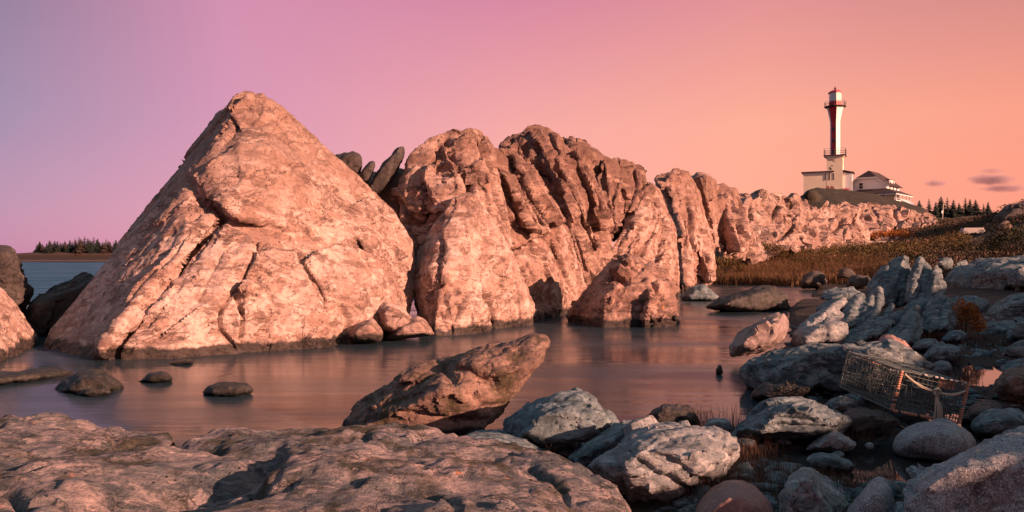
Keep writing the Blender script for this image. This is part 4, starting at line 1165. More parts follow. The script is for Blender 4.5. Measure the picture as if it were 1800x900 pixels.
shore('tiny orange pebble right of the pale blue pointed rock', [(1474, 866), (1480, 860), (1486, 864), (1486, 872), (1476, 872)], 4.5, .04, M_PINK)
shore('squat grey stone behind the large pale block', [(1300, 780), (1312, 772), (1326, 774), (1328, 788), (1315, 792)], 5.8, .12, M_SLATE)
shore('thin teal stone half buried in the brown sedge', [(1312, 830), (1320, 826), (1328, 832), (1324, 840), (1316, 840)], 4.95, .06, M_SLATE)
shore('dark flat rock awash at the pool edge below the big slab rock', [(1315, 695), (1340, 688), (1375, 686), (1400, 694), (1405, 702), (1360, 706)], 8.1, .5, M_WET)
shore('pale flat stone under the left end of the wire trap', [(1442, 715), (1465, 700), (1500, 692), (1530, 702), (1520, 722), (1470, 728)], 7.0, .5, M_SLATE)
shore('dark stone below the wire trap beside the flat topped boulder', [(1470, 735), (1500, 722), (1550, 722), (1580, 740), (1560, 765), (1490, 765)], 6.3, .4, M_WET)
shore('low dark rounded rock right of the trap beside the bright puddle', [(1705, 745), (1720, 730), (1750, 722), (1790, 724), (1810, 740), (1810, 760), (1760, 768), (1715, 762)], 6.35, .5, M_SLATE, smooth=4)
shore('brown blocky rock at right edge above the bright puddle', [(1752, 675), (1765, 655), (1795, 648), (1835, 650), (1835, 705), (1795, 714), (1762, 702)], 7.6, .7, M_BROWN)
shore('flat dark rock by the right edge behind the bright puddle', [(1762, 652), (1775, 642), (1810, 640), (1840, 645), (1830, 662), (1780, 660)], 8.6, .8, M_SLATE)
# the big slab rock behind the trap
shore('big blue grey slab rock behind the wire trap, overhanging the water', [(1318, 655), (1330, 630), (1370, 612), (1430, 605), (1500, 602), (1560, 600), (1590, 612), (1640, 648), (1630, 670), (1560, 690), (1440, 690), (1350, 690), (1325, 675)], (8.7, 8.0), 1.3, M_SLATE2, smooth=2, front=.6,
      lumps=[hull([P(1540, 625, 7.9), P(1565, 598, 8.0), P(1600, 615, 7.9), P(1642, 648, 7.8), P(1600, 650, 7.6), P(1560, 640, 7.6), P(1590, 630, 8.5)])], big=(.06, .9), mid=(.008, .12), strata=(.018, .16, wd(1, .2, .3), 6))
shore('pink rounded stone peeping up behind the big slab rock', [(1540, 605), (1550, 590), (1568, 588), (1590, 605), (1610, 625), (1580, 625)], 8.6, .4, M_PINK)
shore('rounded boulder with warm shaded flank standing at the pool edge', [(1284, 612), (1296, 590), (1318, 566), (1350, 551), (1372, 548), (1390, 562), (1394, 582), (1385, 605), (1350, 625), (1310, 637), (1288, 634)], 10.6, 1.0, M_FLANK, smooth=3, cut=(.6, .09, 9, wd(1, -.4, .4)), strata=None, big=(.05, .6), mid=(.006, .1), front=.6)
shore('angular pale boulder with flat top right of the rounded boulder', [(1390, 600), (1400, 580), (1430, 570), (1468, 562), (1485, 566), (1484, 590), (1478, 606), (1430, 612), (1398, 612)], 10.8, .8, M_PALE, smooth=2)
G_JAG = 'jagged upturned rocks on the right bank'
JS = wd(.45, -.9, .3)


def jagrock(label, outline, d, t, mat=None, **kw):
    bl = {k: kw.pop(k) for k in ('front', 'back', 'shift', 'tilt') if k in kw}
    only = kw.pop('only', None)
    lumps = only if only else [blob(outline, d, t, **bl)]
    a = dict(big=(.015 * t, .6 * t), strata=(.014 * t, .12 * t, JS, 8), cut=(.25 * t, .03 * t, 16, JS, .3))
    a.update(kw)
    return rock('jagged_rock', label, lumps, .0014 * (d if not isinstance(d, tuple) else d[0]), mat or M_SLATE2, 0, group=G_JAG, **a)


jagrock('tallest jagged spire of the right bank, rough and warm lit', [(1600, 510), (1603, 480), (1606, 458), (1615, 450), (1630, 462), (1638, 480), (1632, 510), (1615, 525)], 15.2, 1.0, only=[fin((1614, 449), (1605, 530), 11, 24, (15.2, 14.8), .5), fin((1629, 461), (1622, 532), 10, 14, (15.1, 14.7), .5), fin((1606, 470), (1600, 530), 8, 12, (15, 14.6), .45)])
jagrock('second jagged spire right of the tallest, sunlit right edge', [(1618, 530), (1630, 490), (1645, 470), (1652, 480), (1660, 500), (1658, 520), (1640, 535), (1625, 545)], 14.8, .9, only=[fin((1646, 468), (1632, 548), 15, 16, (14.8, 14.3), .5), fin((1657, 494), (1645, 556), 10, 10, (14.6, 14.2), .45), fin((1633, 495), (1620, 552), 9, 12, (14.7, 14.2), .4)])
jagrock('large dark slanting slab left of the tallest spire', [(1530, 520), (1545, 480), (1570, 455), (1602, 452), (1606, 480), (1600, 510), (1570, 530), (1540, 535)], 15.8, 1.4, only=[fin((1588, 451), (1550, 540), 40, 22, (16, 15.2), .7), fin((1560, 468), (1532, 540), 16, 22, (15.8, 15.2), .5), fin((1604, 470), (1580, 540), 14, 14, (15.8, 15.2), .5)])
jagrock('steep ribbed rock with sunlit edge beside the orange bush', [(1625, 560), (1630, 530), (1650, 518), (1680, 520), (1688, 545), (1680, 565), (1665, 578), (1640, 575)], 13.8, 1.0, only=[fin((1652, 516), (1636, 582), 20, 22, (13.9, 13.2), .5), fin((1682, 519), (1668, 582), 18, 12, (13.9, 13.3), .5), fin((1668, 524), (1655, 580), 8, 10, (13.7, 13.2), .5)])
jagrock('pale folded rock standing upright in front of the spires', [(1575, 590), (1582, 560), (1600, 540), (1615, 538), (1622, 560), (1620, 582), (1605, 598), (1585, 602)], 12.7, .7, only=[fin((1613, 537), (1590, 606), 24, 11, (12.8, 12.2), .4), fin((1600, 546), (1578, 604), 14, 16, (12.7, 12.2), .35), fin((1621, 556), (1606, 604), 9, 8, (12.7, 12.2), .35)])
jagrock('broad sloping ledge left of the pale folded rock', [(1490, 590), (1510, 570), (1550, 552), (1590, 545), (1600, 560), (1585, 595), (1540, 602), (1500, 600)], 12.9, 1.2, only=[fin((1585, 546), (1500, 604), 30, 20, (13.2, 12.2), .5), fin((1545, 556), (1490, 604), 20, 30, (13.2, 12.3), .4), fin((1595, 560), (1550, 606), 16, 20, (13, 12.2), .4)])
jagrock('pair of upright pale teeth of rock above the sloping ledge', [(1520, 556), (1535, 538), (1545, 536), (1550, 552), (1560, 534), (1570, 536), (1570, 555), (1540, 566)], 13.8, .6, only=[fin((1544, 534), (1530, 570), 14, 8, (13.8, 13.4), .3), fin((1568, 532), (1558, 572), 12, 7, (13.8, 13.4), .3)])
jagrock('white topped sliver of rock reaching left into the pool', [(1405, 572), (1430, 560), (1455, 545), (1478, 526), (1485, 530), (1482, 556), (1450, 572), (1420, 578)], 12.9, .7, M_PALE, only=[fin((1482, 524), (1412, 580), 14, 20, (13.2, 12.6), .35), fin((1470, 545), (1440, 580), 12, 24, (13, 12.5), .3)])
jagrock('small stone column with a bright tip between sliver and teeth', [(1535, 535), (1540, 510), (1545, 504), (1555, 512), (1562, 530), (1550, 542)], 14.6, .5, only=[fin((1545, 503), (1540, 545), 8, 12, (14.6, 14.2), .3)])
jagrock('crumbling dark rock face behind the white topped sliver', [(1480, 560), (1490, 530), (1510, 515), (1535, 520), (1540, 550), (1510, 575), (1485, 575)], 14.2, .9, only=[fin((1512, 514), (1484, 578), 16, 20, (14.4, 13.6), .45), fin((1533, 518), (1512, 578), 14, 12, (14.3, 13.6), .4)])
jagrock('dark low rock between the spires and the ribbed rock', [(1590, 545), (1600, 522), (1625, 515), (1645, 525), (1635, 550), (1605, 560)], 14.4, .9, only=[fin((1625, 514), (1596, 564), 18, 20, (14.4, 13.8), .45)])
shore('dark round boulder at the shore below the thicket', [(1405, 500), (1412, 484), (1430, 476), (1448, 480), (1455, 496), (1445, 506), (1415, 507)], 37, 1.6, M_DARK)
shore('grey rounded boulder behind the jagged rocks', [(1486, 500), (1495, 486), (1515, 482), (1530, 490), (1528, 508), (1500, 512)], 30, 1.6, M_DARK, smooth=5)
shore('little peaked stones near the thicket at the bank', [(1470, 488), (1478, 472), (1486, 480), (1494, 472), (1505, 484), (1500, 492)], 36, 1.0, M_DARK)
shore('broad dark whaleback rock at the right edge under the heath', [(1655, 490), (1670, 470), (1700, 458), (1740, 450), (1780, 458), (1840, 455), (1860, 520), (1760, 540), (1690, 530), (1660, 515)], (31, 27), 4.5, M_SLATE2, smooth=2)
shore('dark sloping rock below the whaleback at right edge', [(1720, 560), (1740, 535), (1780, 515), (1840, 510), (1850, 560), (1790, 580), (1740, 575)], 17, 2.0, M_SLATE2)
shore('low dark ledge right of the orange bush', [(1700, 590), (1720, 570), (1770, 562), (1830, 570), (1830, 600), (1760, 606)], 14, 1.3, M_SLATE)
shore('flat blue ledge before the dark hollow at right', [(1640, 612), (1670, 600), (1720, 608), (1740, 620), (1700, 632), (1655, 628)], 12.5, 1.0, M_SLATE)
shore('blocky blue stone at right of the flat blue ledge', [(1735, 632), (1750, 612), (1785, 606), (1800, 622), (1790, 636), (1750, 640)], 12, .8, M_SLATE)
shore('round pale topped stone at the left rim of the bright puddle', [(1635, 652), (1642, 638), (1658, 634), (1672, 642), (1672, 656), (1650, 660)], 9.3, .4, M_SLATE, smooth=4)
shore('small grey boulder on the skyline of the right bank left of the whaleback', [(1645, 470), (1650, 455), (1665, 452), (1675, 462), (1670, 474)], 28, 1.0, M_SLATE, smooth=4)

for lab, pts, d, t, m in (
    ('dark stepped ledge between flat blue ledge and orange bush', [(1560, 640), (1580, 612), (1640, 600), (1700, 612), (1700, 640), (1620, 650)], 12.2, 1.2, M_SLATE),
    ('long low ledge at the right edge above the brown blocky rock', [(1740, 625), (1760, 608), (1800, 600), (1850, 605), (1850, 632), (1780, 636)], 12.5, 1.2, M_SLATE2),
    ('grey sloping block right of the orange bush against the dark hollow', [(1725, 600), (1745, 578), (1790, 570), (1820, 585), (1810, 610), (1750, 612)], 14.5, 1.2, M_SLATE2),
    ('mid grey hummock between the jagged rocks and whaleback', [(1655, 545), (1675, 525), (1710, 520), (1740, 535), (1735, 560), (1680, 565)], 18, 1.4, M_SLATE),
    ('upper right rock shelf under the large dark bush', [(1690, 475), (1720, 452), (1790, 448), (1850, 452), (1850, 490), (1740, 495)], 34, 4, M_SLATE),
    ('low stone left of the jagged rocks at the bank edge', [(1430, 545), (1450, 528), (1480, 522), (1500, 535), (1490, 552), (1450, 556)], 14.8, .9, M_SLATE),
    ('flat stone by the water under the dark round boulder', [(1440, 520), (1465, 508), (1500, 508), (1515, 520), (1480, 528)], 21, 1.6, M_SLATE),
    ('dark boulder tucked under the left of the big slab rock', [(1325, 690), (1345, 672), (1400, 668), (1440, 680), (1430, 700), (1350, 702)], 8.0, .7, M_WET),
    ('rough dark stone beside the trap at its lower right', [(1690, 735), (1705, 715), (1740, 708), (1765, 720), (1750, 738), (1710, 744)], 6.9, .45, M_WET)):
    shore(lab, pts, d, t, m)
for lab, pts, d, t, m in (
    ('low dark rock just left of the bright puddle', [(1620, 625), (1640, 608), (1672, 606), (1690, 622), (1680, 640), (1640, 644)], 10.9, .8, M_SLATE),
    ('dark slab at the right edge beyond the bright puddle', [(1765, 622), (1785, 600), (1830, 592), (1850, 620), (1800, 636)], 10.4, .9, M_SLATE2),
    ('hunched grey rock at the right edge above the dark hollow', [(1770, 592), (1790, 560), (1840, 550), (1860, 590), (1800, 604)], 12.2, 1.2, M_SLATE2),
    ('small dark stone under the orange bush', [(1655, 598), (1668, 584), (1690, 582), (1702, 594), (1690, 604)], 12.4, .6, M_SLATE),
    ('split dark stone below the pale folded rock', [(1600, 612), (1612, 598), (1640, 594), (1655, 606), (1640, 618)], 11.6, .6, M_SLATE2)):
    shore(lab, pts, d, t, m)
shore('rocky tor on the hilltop at the right edge of the skyline', [(1740, 400), (1752, 372), (1768, 358), (1790, 353), (1830, 352), (1850, 400), (1800, 415)], 92, 9, M_DARK, vox=.14)
shore('pale scar of rock on the heath slope below the tor', [(1752, 405), (1762, 390), (1772, 388), (1780, 400), (1772, 410)], 80, 3, M_BROWN, vox=.12)

# ------------------------------------------------------------------ generic part builders
def box_mesh(sx, sy, sz, bevel=0.0, top=None):
    """box on z 0..sz; top=(fx,fy) scales the upper face"""
    bm = bmesh.new()
    bmesh.ops.create_cube(bm, size=1.0)
    for v in bm.verts:
        up = v.co.z > 0
        f = top if (top and up) else (1, 1)
        v.co = Vector((v.co.x * sx * f[0], v.co.y * sy * f[1], sz if up else 0))
    if bevel:
        bmesh.ops.bevel(bm, geom=list(bm.edges), offset=bevel, segments=1, affect='EDGES')
    me = bpy.data.meshes.new('box')
    bm.to_mesh(me)
    bm.free()
    return me


def box(name, parent, c, s, mat, rz=0.0, bevel=0.0, top=None):
    o = link(name, box_mesh(*s, bevel, top), mat, parent, c)
    o.rotation_euler = (0, 0, rz)
    return o


def poly_mesh(rings, cap=True):
    """skin of successive rings of equal count"""
    k = len(rings[0])
    v = [p for r in rings for p in r]
    f = []
    for i in range(len(rings) - 1):
        for j in range(k):
            f.append((i * k + j, i * k + (j + 1) % k, (i + 1) * k + (j + 1) % k, (i + 1) * k + j))
    if cap:
        f.append(tuple(range(k))[::-1])
        f.append(tuple((len(rings) - 1) * k + j for j in range(k)))
    me = bpy.data.meshes.new('poly')
    me.from_pydata([tuple(map(float, p)) for p in v], [], f)
    return me


def ring(r, z, n, rot=0.0, cx=0.0, cy=0.0):
    return [(cx + r * math.cos(rot + 2 * math.pi * i / n), cy + r * math.sin(rot + 2 * math.pi * i / n), z) for i in range(n)]


def tube_np(path, r, n=5, closed=False):
    """verts and quads of a tube along a path; r number or list"""
    path = [np.asarray(p, float) for p in path]
    m = len(path)
    V, Q = [], []
    for i, p in enumerate(path):
        a = path[max(0, i - 1)]
        b = path[min(m - 1, i + 1)]
        t = b - a
        t /= np.linalg.norm(t) + 1e-9
        s = np.cross(t, (0, 0, 1) if abs(t[2]) < .9 else (1, 0, 0))
        s /= np.linalg.norm(s)
        w = np.cross(t, s)
        rr = r[i] if hasattr(r, '__len__') else r
        for j in range(n):
            an = 2 * math.pi * j / n
            V.append(p + rr * (math.cos(an) * s + math.sin(an) * w))
    for i in range(m - 1):
        for j in range(n):
            Q.append((i * n + j, i * n + (j + 1) % n, (i + 1) * n + (j + 1) % n, (i + 1) * n + j))
    return V, Q


def tubes(name, paths, mat, parent=None, n=5, loc=None):
    """several rods of one part; paths = [(points, radius)]"""
    V, Q = [], []
    for pts, r in paths:
        v, q = tube_np(pts, r, n)
        k = len(V)
        V += v
        Q += [tuple(i + k for i in f) for f in q]
    me = mesh_np(name, np.array(V), np.array(Q), True)
    return link(name, me, mat, parent, loc)


def slab_poly(name, parent, pts, thick, mat, nrm=None):
    """flat polygon given real thickness along its normal"""
    p = [Vector(q) for q in pts]
    n = (p[1] - p[0]).cross(p[2] - p[0]).normalized() if nrm is None else Vector(nrm)
    k = len(p)
    v = p + [q + n * thick for q in p]
    f = [tuple(range(k))[::-1], tuple(range(k, 2 * k))] + [(i, (i + 1) % k, k + (i + 1) % k, k + i) for i in range(k)]
    me = bpy.data.meshes.new(name)
    me.from_pydata([tuple(q) for q in v], [], f)
    bm = bmesh.new()
    bm.from_mesh(me)
    bmesh.ops.recalc_face_normals(bm, faces=bm.faces)
    bm.to_mesh(me)
    bm.free()
    return link(name, me, mat, parent)


M_WHITE = plain('weathered_white_paint', (0.72, 0.70, 0.66), 0.6, 0.10, 1.5)
M_RED = plain('red_paint', (0.42, 0.02, 0.03), 0.5, 0.15, 1.5)
M_CREAM = plain('stained_white_render', (0.84, 0.71, 0.50), 0.75, 0.16, 0.7)
M_ROOF = plain('dark_shingle', (0.045, 0.028, 0.028), 0.8, 0.3, 4.0)
M_IRON = plain('dark_iron', (0.03, 0.028, 0.03), 0.5, 0.3, 6.0)
M_RUST = plain('rust_stain', (0.07, 0.04, 0.03), 0.85, 0.4, 5.0)
M_GLASSD = plain('dark_window_glass', (0.02, 0.025, 0.03), 0.12, 0.2, 1.0, spec=0.6)
M_LANT = plain('lantern_glass', (0.55, 0.55, 0.50), 0.08, 0.1, 1.0, spec=0.8)
M_WOOD = plain('weathered_grey_wood', (0.20, 0.17, 0.16), 0.85, 0.35, 3.0, bump=0.01)
M_CONC = plain('pale_concrete', (0.42, 0.38, 0.34), 0.85, 0.2, 1.5)

# ------------------------------------------------------------------ lighthouse
S = 180 / F
LHX = (1468 - 900) * S
lz = CH + (HZ - 337) * S
lh = thing('lighthouse', 'red and white lighthouse with flared top standing on a pale square block', 'lighthouse', (LHX, 180, lz), -math.radians(21.9 + 3))
NH = 6
rot = math.radians(-136)            # a red face looks nearly at the viewer
box('base_block', lh, (0, .7, -1.5), (3.3, 4.7, 9.35), M_CREAM)
wing = box('wing', lh, (-4.1, -.1, -1.5), (4.9, 3.06, 5.75), M_CREAM)
box('roof_slab', lh, (-3.55, -.05, 4.26), (6.9, 3.9, .28), M_ROOF)
box('roof_edge', lh, (-3.55, -.05, 4.1), (6.6, 3.6, .155), M_WHITE)
wr = box('wing', lh, (2.6, .7, -1.5), (1.85, 3.6, 5.5), M_WHITE)
slab_poly('wing_roof', lh, [(1.66, -1.5, 4.5), (3.95, -1.5, 3.95), (3.95, 2.8, 3.95), (1.66, 2.8, 4.5)], .18, M_RUST)
box('door', wr, (.935, -.7, 1.5), (.06, 1.0, 2.2), M_GLASSD)
box('window', lh, (1.66, -.2, 5.7), (.05, .5, 1.3), M_GLASSD)
for x in (-1.9, -1.05, -.2):
    box('stain_pipe', lh, (x, -1.68, 2.5), (.16, .06, 1.5), M_RUST)
for (x, z, w, h) in ((-.6, 6.85, 1.1, .14), (-.15, 6.6, .5, .1), (-.55, 5.55, .35, .18), (-.95, 5.0, .3, .35), (-.75, 4.75, .3, .3)):
    box('stain', lh, (x, -1.662, z), (w, .03, h), M_RUST)
box('balcony', lh, (0, 0, 7.86), (4.6, 4.6, .22), M_RUST, bevel=.04)
box('balcony_edge', lh, (0, 0, 7.68), (4.1, 4.1, .175), M_WHITE)


def railing(name, parent, pts, z0, h, rails=3):
    for a in pts:
        tubes('rail_post', [([(a[0], a[1], z0), (a[0], a[1], z0 + h)], .045)], M_IRON, parent, 5)
    for k in range(1, rails + 1):
        z = z0 + h * k / rails
        tubes('rail', [([(p[0], p[1], z) for p in pts + [pts[0]]], .03)], M_IRON, parent, 5)


q = 2.2
railing('railing', lh, [(-q, -q), (0, -q), (q, -q), (q, 0), (q, q), (0, q), (-q, q), (-q, 0)], 8.08, 1.35)
# hexagonal shaft, each face its own painted panel
prof = [(1.12, 8.09), (1.12, 15.6), (1.3, 16.6), (1.62, 18.1), (1.84, 18.8)]
for i in range(NH):
    a0, a1 = rot + math.pi / 3 * i, rot + math.pi / 3 * (i + 1)
    V, Fc = [], []
    for (r, z) in prof:
        V += [(r * math.cos(a0), r * math.sin(a0), z), (r * math.cos(a1), r * math.sin(a1), z)]
    for k in range(len(prof) - 1):
        Fc.append((2 * k, 2 * k + 1, 2 * k + 3, 2 * k + 2))
    n0 = len(V)
    V += [(x * .93, y * .93, z) for (x, y, z) in V]
    Fc += [(a + n0, b + n0, c + n0, d + n0)[::-1] for (a, b, c, d) in Fc]
    me = bpy.data.meshes.new('face')
    me.from_pydata(V, [], Fc)
    am = (a0 + a1) / 2
    red = (i % 2 == 0)
    panel = link('tower_face', me, M_RED if red else M_WHITE, lh)
    if i == 0:
        rr = 1.12 * math.cos(math.pi / 6)
        for z in (10.9, 13.4):
            box('window', panel, (rr * math.cos(am), rr * math.sin(am), z), (.5, .14, .85), M_GLASSD, am + math.pi / 2)
        box('door', panel, (rr * math.cos(am), rr * math.sin(am), 8.12), (.5, .14, 1.2), M_GLASSD, am + math.pi / 2)
link('gallery', poly_mesh([ring(1.9, 18.8, 12), ring(2.32, 18.92, 12), ring(2.32, 19.1, 12)]), M_ROOF, lh)
railing('gallery_railing', lh, [(2.25 * math.cos(math.pi / 6 * i), 2.25 * math.sin(math.pi / 6 * i)) for i in range(12)], 19.1, .95, 2)
link('lantern_base', poly_mesh([ring(1.42, 19.1, 6, rot), ring(1.42, 20.15, 6, rot)]), M_RED, lh)
for i in range(6):
    a0, a1 = rot + math.pi / 3 * i, rot + math.pi / 3 * (i + 1)
    p0, p1 = Vector((1.36 * math.cos(a0), 1.36 * math.sin(a0), 20.16)), Vector((1.36 * math.cos(a1), 1.36 * math.sin(a1), 20.16))
    for k in range(3):
        b0, b1 = p0.lerp(p1, k / 3 + .02), p0.lerp(p1, (k + 1) / 3 - .02)
        slab_poly('pane', lh, [b0, b1, b1 + Vector((0, 0, 1.9)), b0 + Vector((0, 0, 1.9))], .03, M_LANT)
        tubes('mullion', [([b1 + Vector((0, 0, -.01)), b1 + Vector((0, 0, 1.93))], .04)], M_WHITE, lh, 4)
link('lamp', poly_mesh([ring(.3, 20.2, 8), ring(.55, 20.6, 8), ring(.6, 21.1, 8), ring(.5, 21.6, 8), ring(.2, 21.9, 8)]), M_LANT, lh)
rf = link('lantern_roof', poly_mesh([ring(1.62, 22.06, 6, rot), ring(1.6, 22.25, 6, rot), ring(.7, 22.7, 6, rot), ring(.1, 22.85, 6, rot)]), M_RED, lh)
link('finial', poly_mesh([ring(.09, 22.84, 8), ring(.22, 23.0, 8), ring(.24, 23.15, 8), ring(.1, 23.32, 8), ring(.03, 23.6, 8)]), M_IRON, rf)


def chair(px, d, label, mat):
    x = (px - 900) / F * d
    z = lz - .05
    t = thing('garden_chair', label, 'chair', (x, d, z), -math.radians(22) + .2, 'chairs at the lighthouse foot')
    for sx in (-.34, .34):
        box('leg', t, (sx, -.28, 0), (.09, .09, .58), mat)
        box('leg', t, (sx, .3, 0), (.09, .09, .45), mat)
        box('arm', t, (sx, 0, .59), (.14, .8, .05), mat)
    box('seat', t, (0, 0, .36), (.6, .62, .06), mat)
    for k in range(4):
        o = box('back_slat', t, (-.24 + .16 * k, .3, .4), (.14, .04, .75), mat)
        o.rotation_euler = (-.35, 0, 0)
    return t


M_CHD = plain('dark_red_paint', (0.14, 0.02, 0.02), .6, .2, 3)
chair(1455.6, 177.2, 'dark red garden chair left at the lighthouse block front', M_CHD)
chair(1463.2, 177.2, 'dark red garden chair nearer the lighthouse block corner', M_CHD)
chair(1484.6, 178.0, 'bright red garden chair by the sunlit side of the lighthouse', M_RED)
chair(1489.4, 178.0, 'bright red garden chair farthest right beside the lighthouse wing', M_RED)

# ------------------------------------------------------------------ keeper's house
SH = 186 / F
hz0 = CH + (HZ - 353) * SH
hs = thing('house', 'white house with dark clipped gable roof and porch right of the lighthouse', 'house', ((1536 - 900) * SH, 186, hz0), -math.radians(24.4 + 17))
HW, HL = 4.2, 9.5
eav, clip, peak = 3.35, 5.0, 6.55
gx1 = HW * (1 - (clip - eav) / (peak - eav))
link('wall', poly_mesh([[(-HW, -HL / 2, -1.5), (HW, -HL / 2, -1.5), (HW, -HL / 2, eav), (gx1, -HL / 2, clip), (-gx1, -HL / 2, clip), (-HW, -HL / 2, eav)],
                        [(-HW, HL / 2, -1.5), (HW, HL / 2, -1.5), (HW, HL / 2, eav), (gx1, HL / 2, clip), (-gx1, HL / 2, clip), (-HW, HL / 2, eav)]]), M_WHITE, hs)
ov, yf, yb = .55, -HL / 2 - .45, HL / 2 + .45
sl = (peak - eav) / HW
ez = eav - ov * sl
roof = bpy.data.objects.new('roof', None)
COL.objects.link(roof)
roof.parent = hs
for s in (-1, 1):
    pts = [(s * (HW + ov), yf, ez), (s * (HW + ov), yb, ez), (s * gx1, yb, clip), (0, yb - 1.6, peak), (0, yf + 1.6, peak), (s * gx1, yf, clip)]
    slab_poly('roof_slope', roof, pts, .16, M_ROOF, (s * .5, 0, .86))
    slab_poly('barge_board', roof, [(s * (HW + ov), yf - .03, ez - .2), (s * gx1, yf - .03, clip - .2), (s * gx1, yf - .03, clip + .06), (s * (HW + ov), yf - .03, ez + .06)], .08, M_WHITE, (0, -1, 0))
slab_poly('roof_hip', roof, [(-gx1, yf, clip), (gx1, yf, clip), (0, yf + 1.6, peak)], .16, M_ROOF, (0, -.66, .75))
slab_poly('roof_hip', roof, [(-gx1, yb, clip), (gx1, yb, clip), (0, yb - 1.6, peak)], .16, M_ROOF, (0, .66, .75))
slab_poly('barge_board', roof, [(-gx1, yf - .03, clip - .2), (gx1, yf - .03, clip - .2), (gx1, yf - .03, clip + .05), (-gx1, yf - .03, clip + .05)], .08, M_WHITE, (0, -1, 0))
dm = box('dormer', roof, (3.1, .8, 3.7), (1.3, 3.6, .85), M_WHITE)
box('dormer_roof', roof, (2.9, .8, 4.56), (1.9, 4.0, .12), M_ROOF)
for y in (-1.0, 1.0):
    box('pane', dm, (.66, y, .2), (.04, .7, .45), M_GLASSD)
w1 = box('window', hs, (-1.3, -HL / 2 - .03, 2.45), (1.05, .08, 1.5), M_WHITE)
box('pane', w1, (0, -.035, .12), (.78, .06, .6), M_GLASSD)
box('pane', w1, (0, -.035, .78), (.78, .06, .6), M_GLASSD)
for y in (-2.5, 0, 2.5):
    w2 = box('window', hs, (HW + .03, y, 1.9), (.08, 1.0, 1.2), M_WHITE)
    box('pane', w2, (.035, 0, .1), (.06, .76, 1.0), M_GLASSD)
porch = bpy.data.objects.new('porch', None)
COL.objects.link(porch)
porch.parent = hs
pf = -HL / 2 - 3.0
slab_poly('porch_roof', porch, [(-3.4, pf, .9), (HW + 2.9, pf, .9), (HW + .02, -HL / 2 - .02, 2.2), (-2.0, -HL / 2 - .02, 2.2)], .14, M_ROOF, (0, -.3, .95))
slab_poly('porch_roof', porch, [(HW + 2.9, pf, .9), (HW + 2.9, HL / 2, .9), (HW + .02, HL / 2, 2.2), (HW + .02, -HL / 2 - .02, 2.2)], .14, M_ROOF, (.3, 0, .95))
box('porch_fascia', porch, (1.9, pf + .05, .72), (10.4, .1, .2), M_WHITE)
box('porch_fascia', porch, (HW + 2.85, .0 - 1.4, .72), (.1, 12.5, .2), M_WHITE)
for x in (-1.6, 0, 1.6, 3.2, 4.8, 6.9):
    box('porch_post', porch, (x, pf + .25, -1.6), (.16, .16, 2.35), M_WHITE)
for y in (-4.5, -1.8, .8, 3.4):
    box('porch_post', porch, (HW + 2.65, y, -1.6), (.16, .16, 2.35), M_WHITE)
box('porch_wall', porch, (HW + 2.75, -1.2, -2.4), (.16, 13, 1.9), M_WHITE)
box('porch_floor', porch, (1.9, -HL / 2 - 1.5, -1.9), (10.2, 2.8, .3), M_WOOD)
wallr = slab_poly('garden_wall', None, [P(1572, 346, 179), P(1572, 357, 179), P(1610, 362, 176), P(1601, 353, 178)], .3, M_WHITE, (0.3, 1, 0))
tag(wallr, 'low white wall sloping down at the right end of the house', 'wall')

# grassy knoll under the buildings
M_KNOLL = plain('knoll_turf', (0.03, 0.024, 0.014), .9, .6, .5, bump=.35)
rock('knoll', 'dark grassy knoll carrying the lighthouse and the house', [hull([P(1405, 345, 160), P(1420, 335, 165), P(1432, 331, 168), P(1445, 336, 170), P(1500, 336, 172), P(1535, 342, 174), P(1560, 354, 172), P(1620, 366, 170), P(1400, 370, 150), P(1500, 375, 148), P(1600, 378, 152), P(1640, 378, 165), P(1430, 340, 195), P(1620, 366, 200), P(1540, 343, 198)]),
     blob([(1408, 346), (1418, 334), (1428, 331), (1440, 340), (1440, 352), (1410, 352)], 158, 8)], .35, M_KNOLL, 2, big=(.25, 5), mid=(.1, 1.2), cat='knoll', seed=131)['kind'] = 'structure'

# ------------------------------------------------------------------ pole, bench, block
pole = thing('utility_pole', 'pale leaning utility pole before the dark spruces', 'pole', tuple(P(1656, 390, 150)))
tubes('pole_shaft', [([(0, 0, -.6), (.12, 0, 1.6), (.22, 0, 3.3)], .09)], M_CONC, pole, 7)
box('pole_box', pole, (-.05, -.15, 1.55), (.3, .16, .55), M_WHITE, bevel=.02)

bp = P(1549, 425, 95)
bench = thing('timber_barrier', 'long grey timber slat barrier with white notice below the house', 'barrier', tuple(bp))
for k in range(3):
    box('plank', bench, (1.9, 0, .04 + k * .19), (3.85, .05, .15), M_WOOD)
for x in (.1, 1.3, 2.5, 3.7):
    box('post', bench, (x, .09, -.5), (.12, .12, 1.1), M_WOOD)
box('notice', bench, (1.85, -.045, .38), (.36, .03, .24), M_WHITE)
o = box('paving_slab', None, tuple(P(1540, 427, 90)), (3.4, 1.2, .2), M_CONC, .1, .02)
tag(o, 'low pale slab lying in front of the timber barrier', 'slab')
cb = P(1709, 411, 84)
o = box('concrete_block', None, tuple(cb), (2.3, 1.2, .62), M_CONC, -.2, .03, (.8, .8))
tag(o, 'pale concrete block with sloping sides half hidden in the heath at right', 'block')

# ------------------------------------------------------------------ trees
M_NEEDLE = plain('spruce_needles', (0.013, 0.024, 0.018), .8, .5, 1.2)
M_NEEDLE2 = plain('brownish_needles', (0.045, 0.032, 0.026), .8, .5, 1.2)
M_BARK = plain('bark', (0.05, 0.035, 0.028), .9, .3, 4)


